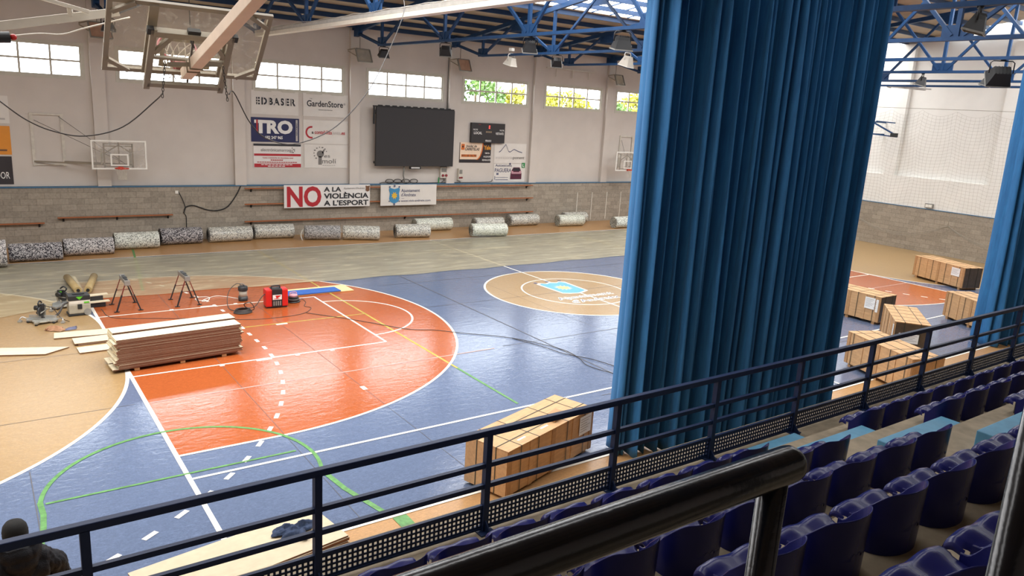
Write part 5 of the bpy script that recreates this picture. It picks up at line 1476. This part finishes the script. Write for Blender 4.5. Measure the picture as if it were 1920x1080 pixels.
t = thing('compressor', 'red and black portable compressor case with grille', 'compressor', (4.42, 9.3, .0105), R(-4))
M = MB(); M.bx(-.31, -.13, -.17, .17, .03, .53); part('side_panel', M, 'red', t, bevel=.03); M = MB(); M.bx(.13, .31, -.17, .17, .03, .53); part('side_panel', M, 'red', t, bevel=.03)
M = MB(); M.bx(-.14, .14, -.18, .16, .03, .54); M.bx(-.29, .29, -.15, .15, 0, .05); part('body', M, 'black_tool', t, bevel=.01)
M = MB(); M.tube(ease([(-.12, 0, .53), (-.1, 0, .6), (.1, 0, .6), (.12, 0, .53)], 4), .02, 8); part('handle', M, 'black_tool', t)
M = MB(); M.bx(-.125, .125, -.184, -.18, .24, .38); part('front_label', M, 'paper', t)
M = MB(); M.poly([(-.05, -.187, .36), (.11, -.187, .36), (-.02, -.187, .27)], .002, (0, -1, 0)); M.bx(-.09, .06, -.187, -.185, .26, .275); part('label_print', M, 'red', t)
M = MB()
for k in range(4): M.bx(-.11 + k * .06, -.075 + k * .06, -.186, -.18, .07, .2)
part('grille', M, 'grey', t)
M = MB(); M.tube(ease([(-.3, -.05, .4), (-.42, -.12, .33), (-.62, -.2, .1), (-.85, -.25, .1), (-.95, -.4, .25), (-.8, -.5, .3), (-.7, -.45, .1), (-.85, -.3, .015)], 6), .012, 6); part('air_hose', M, 'rope', t)
M = MB()
for k in range(7): M.tube([(3.42 + (.24 - .012 * k) * math.cos(a + k) + .02 * math.sin(k * 3), 9.02 + (.2 - .01 * k) * math.sin(a + k), .022 + .014 * k) for a in [2 * math.pi * j / 26 for j in range(26)]], .012, 6, closed=True)
solo('coiled_hose', M, 'rope', 'dark hose coiled in a ring on the orange floor', 'hose')
t = thing('cable_reel', 'small cable reel with pink top in front of the blue mat', 'cable reel', (5.04, 9.62, .0105))
M = MB(); M.lathe([(0, .0), (.2, 0), (.2, .02), (.08, .03), (.08, .12), (.15, .13), (.15, .15), (0, .15)], n=24); part('drum', M, 'black_tool', t); M = MB(); M.lathe([(.09, .035), (.17, .04), (.18, .07), (.17, .1), (.09, .11)], n=24); part('wound_cable', M, 'rope', t)
M = MB(); M.lathe([(0, .15), (.12, .15), (.12, .22), (.05, .24), (0, .24)], n=20); M.tube(ease([(-.1, 0, .2), (-.08, 0, .28), (.08, 0, .28), (.1, 0, .2)], 4), .014, 6); part('socket_head', M, 'pink_v', t)
M = MB(); M.tube(ease([(.17, 0, .05), (.33, .14, .01), (.3, -.2, .0), (.12, -.6, .0), (.22, -.85, .0), (-.1, -1.27, .0), (-.55, -1.43, .0), (-1.24, -1.44, .0), (-1.8, -1.3, .0), (-2.5, -.9, .0), (-3.7, -.35, .0), (-4.7, .15, .0), (-4.85, 1.1, .0)], 8), .0085, 5); part('lead', M, 'rope', t)
M = MB(); P = [(4.95, 8.3), (5.42, 7.72), (5.82, 7.2), (6.2, 6.64), (6.79, 5.78), (7.4, 5.4), (7.9, 4.9), (8.9, 3.94), (9.5, 2.68), (9.47, 1.91), (9.3, 1.4), (9.42, .83), (9.8, .0), (10.3, -1.2)]
M.tube(ease([(x, y, .018) for x, y in P], 8), .0085, 5); solo('floor_cable', M, 'rope', 'long dark cable snaking over the court towards the big curtain', 'cable')
M = MB(); P = [(8.9, 3.9), (9.2, 3.0), (9.35, 2.3), (9.7, 1.7), (9.9, .9), (9.95, .3), (10.3, -.9)]
M.tube(ease([(x, y, .018) for x, y in P], 8), .0085, 5); solo('floor_cable', M, 'rope', 'shorter dark cable running beside the long one near the curtain', 'cable')
M = MB(); P = [(2.75, 10.6), (2.6, 10.8), (2.75, 11.05), (3.0, 10.95), (2.9, 10.6), (2.72, 10.55), (2.85, 10.75), (3.2, 11.0), (3.45, 10.85), (3.7, 10.5)]
M.tube(ease([(x, y, .02) for x, y in P], 6), .012, 5); solo('white_hose', M, 'white', 'white hose lying in loops between the right sawhorse and the tank', 'hose')
M = MB(); M.box((0, 0, .0), (1.78, .52, .03)); o = solo('foam_mat', M, 'mat_blue', 'flat blue foam mat lying on a pale board', 'mat', bevel=.006); o.location = (5.86, 10.42, .054); o.rotation_euler = (0, 0, R(.5))
M = MB(); M.box((0, 0, 0), (2.05, .78, .026)); o = solo('pine_board', M, 'pine', 'pale wide board under the blue mat', 'board', bevel=.003); o.location = (6.16, 10.57, .0245); o.rotation_euler = (0, 0, R(.5))

# garment on the plywood
t = thing('garment', 'dark blue crumpled garment lying on the plywood sheets', 'garment', (.78, -2.44, .172), R(9))
M = MB()
def cl(u, v):
    a = 2 * math.pi * u; r = v * (1 + .25 * math.sin(3 * a + 1) + .12 * math.sin(7 * a)); x, y = .3 * r * math.cos(a), .17 * r * math.sin(a)
    return (x, y, .004 + max(0, .085 * (1 - v ** 3) * (.7 + .9 * noise.noise(V((x * 11, y * 14, 2)))) + .02 * abs(noise.noise(V((x * 40, y * 40, 5))))))
M.grid(cl, 60, 22); part('cloth', M, 'denim', t); M = MB(); M.tube(ease([(.05, -.12, .03), (.0, -.22, .04), (.06, -.26, .03)], 4), [.05] * 8 + [.04], 8); part('sleeve', M, 'denim', t)


# ================================================================== PERSON
def skin_mesh(name, verts, edges, radii, m, parent, sub=2, root=0):
    me = bpy.data.meshes.new(name); me.from_pydata([tuple(v) for v in verts], edges, [])
    o = bpy.data.objects.new(name, me); COL.objects.link(o); s = o.modifiers.new('skin', 'SKIN'); s.use_smooth_shade = True
    for i, r in enumerate(radii):
        q = me.skin_vertices[0].data[i]; q.radius = (r if isinstance(r, tuple) else (r, r)); q.use_root = (i == root)
    b = o.modifiers.new('sub', 'SUBSURF'); b.levels = sub; b.render_levels = sub
    bpy.context.view_layer.update(); dg = bpy.context.evaluated_depsgraph_get(); nm = bpy.data.meshes.new_from_object(o.evaluated_get(dg))
    o.modifiers.clear(); o.data = nm; bpy.data.meshes.remove(me); nm.materials.clear(); nm.materials.append(MAT[m]); nm.polygons.foreach_set('use_smooth', [True] * len(nm.polygons)); o.parent = parent
    return o


def person():
    t = thing('person', 'person in black padded jacket and black beanie seen from behind, at the lower left corner', 'person', (-2.32, -3.62, .002), R(12))
    # facing +y; one body from feet to head with arms and hands reaching forward
    Vx = [(0, 0, .98), (0, .0, 1.12), (0, -.01, 1.28), (0, -.015, 1.42), (0, 0, 1.52), (0, .02, 1.6), (0, .03, 1.68), (0, .025, 1.745)]
    Rx = [(.16, .12), (.16, .115), (.18, .125), (.17, .11), (.062, .062), (.075, .085), (.085, .1), (.06, .07)]
    E = [(i, i + 1) for i in range(7)]
    def chain(start, pts):
        p = start
        for co, r in pts: Vx.append(co); Rx.append((r, r)); E.append((p, len(Vx) - 1)); p = len(Vx) - 1
        return p
    for s in (-1, 1):
        chain(0, [((s * .1, 0, .9), .1), ((s * .11, .01, .7), .085), ((s * .115, .02, .5), .062), ((s * .12, 0, .3), .058), ((s * .12, -.02, .09), .042), ((s * .13, .06, .05), .042), ((s * .14, .15, .035), .032)])
        h = chain(3, [((s * .2, -.01, 1.41), .075), ((s * .27, .0, 1.27), .06), ((s * .29, .06, 1.1), .048), ((s * .24, .2, 1.05), .04), ((s * .17, .31, 1.08), .03), ((s * .15, .37, 1.09), .034)])
        for k in range(4):
            chain(h, [((s * (.15 - .02 * k + .03), .4, 1.095 - .012 * k), .011), ((s * (.14 - .02 * k + .025), .435 + .006 * (k % 2), 1.085 - .014 * k), .009), ((s * (.125 - .02 * k + .02), .45, 1.065 - .014 * k), .008)])
        chain(h, [((s * .185, .375, 1.11), .012), ((s * .19, .41, 1.125), .01)])
    skin_mesh('body', Vx, E, Rx, 'skin', t)
    M = MB(); M.ball((0, .135, 1.665), .014, 8, 6, (.9, 1.2, 1.6)); part('nose', M, 'skin', t)
    for s in (-1, 1): M = MB(); M.ball((s * .035, .112, 1.69), .012, 8, 6); part('eye', M, 'white', t)
    M = MB(); M.ball((0, .115, 1.625), .02, 8, 6, (1.4, .5, .35)); part('mouth', M, 'maroon_v', t)
    for s in (-1, 1): M = MB(); M.ball((s * .088, .02, 1.66), .03, 8, 6, (.35, .7, 1)); part('ear', M, 'skin', t)
    M = MB()
    M.lathe([(.1, 1.66), (.108, 1.665), (.11, 1.69), (.108, 1.70), (.11, 1.72), (.1, 1.77), (.075, 1.805), (.04, 1.82), (0, 1.822)], (0, .015, 0), 28); M.xf(Matrix.Diagonal((.98, 1.12, 1, 1))); part('beanie', M, 'beanie', t)
    # padded jacket: torso, shoulders and sleeves over the body
    Vj = [(0, -.005, .86), (0, -.01, 1.03), (0, -.02, 1.2), (0, -.03, 1.36), (0, -.02, 1.47), (0, .005, 1.56)]
    Rj = [(.255, .2), (.27, .215), (.28, .21), (.255, .185), (.19, .15), (.125, .12)]
    Ej = [(i, i + 1) for i in range(5)]
    for s in (-1, 1):
        p = 3
        for co, r in (((s * .2, -.02, 1.4), .135), ((s * .29, -.01, 1.29), .13), ((s * .335, .02, 1.15), .12), ((s * .33, .09, 1.02), .105), ((s * .27, .22, 1.02), .085), ((s * .2, .3, 1.07), .062)):
            Vj.append(co); Rj.append((r, r)); Ej.append((p, len(Vj) - 1)); p = len(Vj) - 1
    j = skin_mesh('jacket', Vj, Ej, Rj, 'jacket', t, 4)
    for v in j.data.vertices:
        c = v.co; a = math.atan2(c.y, c.x); k = .007 * math.sin(c.z * 30 + 1.5 * noise.noise(c * 5)) + .012 * noise.noise(V((c.x * 26, c.y * 26, c.z * 6))) + .006 * noise.noise(c * 45); n = v.normal; v.co = c + n * k
    M = MB(); M.lathe([(.13, 1.5), (.125, 1.55), (.112, 1.6), (.1, 1.635), (.09, 1.62)], (0, .0, 0), 26); part('collar', M, 'jacket', t)
    M = MB(); M.grid(lambda u, v: (.17 * math.cos(math.pi * (1 + u)) * (1 - .25 * v), -.04 - .13 * math.sin(math.pi * u) * (.55 + 1.0 * math.sin(math.pi * (v * .8 + .1)) ** .7 * .6) , 1.615 - .33 * v * (.35 + .65 * math.sin(math.pi * u) ** .6) - .008 * math.sin(u * 25)), 30, 16); M.v = [q + V((.012 * noise.noise(q * 16), .018 * noise.noise(V((q.x * 24, 3, q.z * 7))) + .008 * math.sin(q.z * 60), .01 * noise.noise(q * 20))) for q in M.v]; o = part('hood', M, 'jacket', t); so = o.modifiers.new('th', 'SOLIDIFY'); so.thickness = .035
    Vt = [(0, 0, .97)]; Rt = [(.17, .13)]; Et = []
    for s in (-1, 1):
        p = 0
        for co, r in (((s * .1, 0, .9), .115), ((s * .11, .01, .7), .098), ((s * .115, .02, .5), .078), ((s * .12, 0, .3), .07), ((s * .12, -.02, .1), .065)):
            Vt.append(co); Rt.append((r, r)); Et.append((p, len(Vt) - 1)); p = len(Vt) - 1
    skin_mesh('trousers', Vt, Et, Rt, 'trouser', t)
    for s in (-1, 1): M = MB(); M.ball((s * .13, .06, .05), .05, 16, 8, (1, 2.7, 1.0)); part('shoe', M, 'black', t)


person()
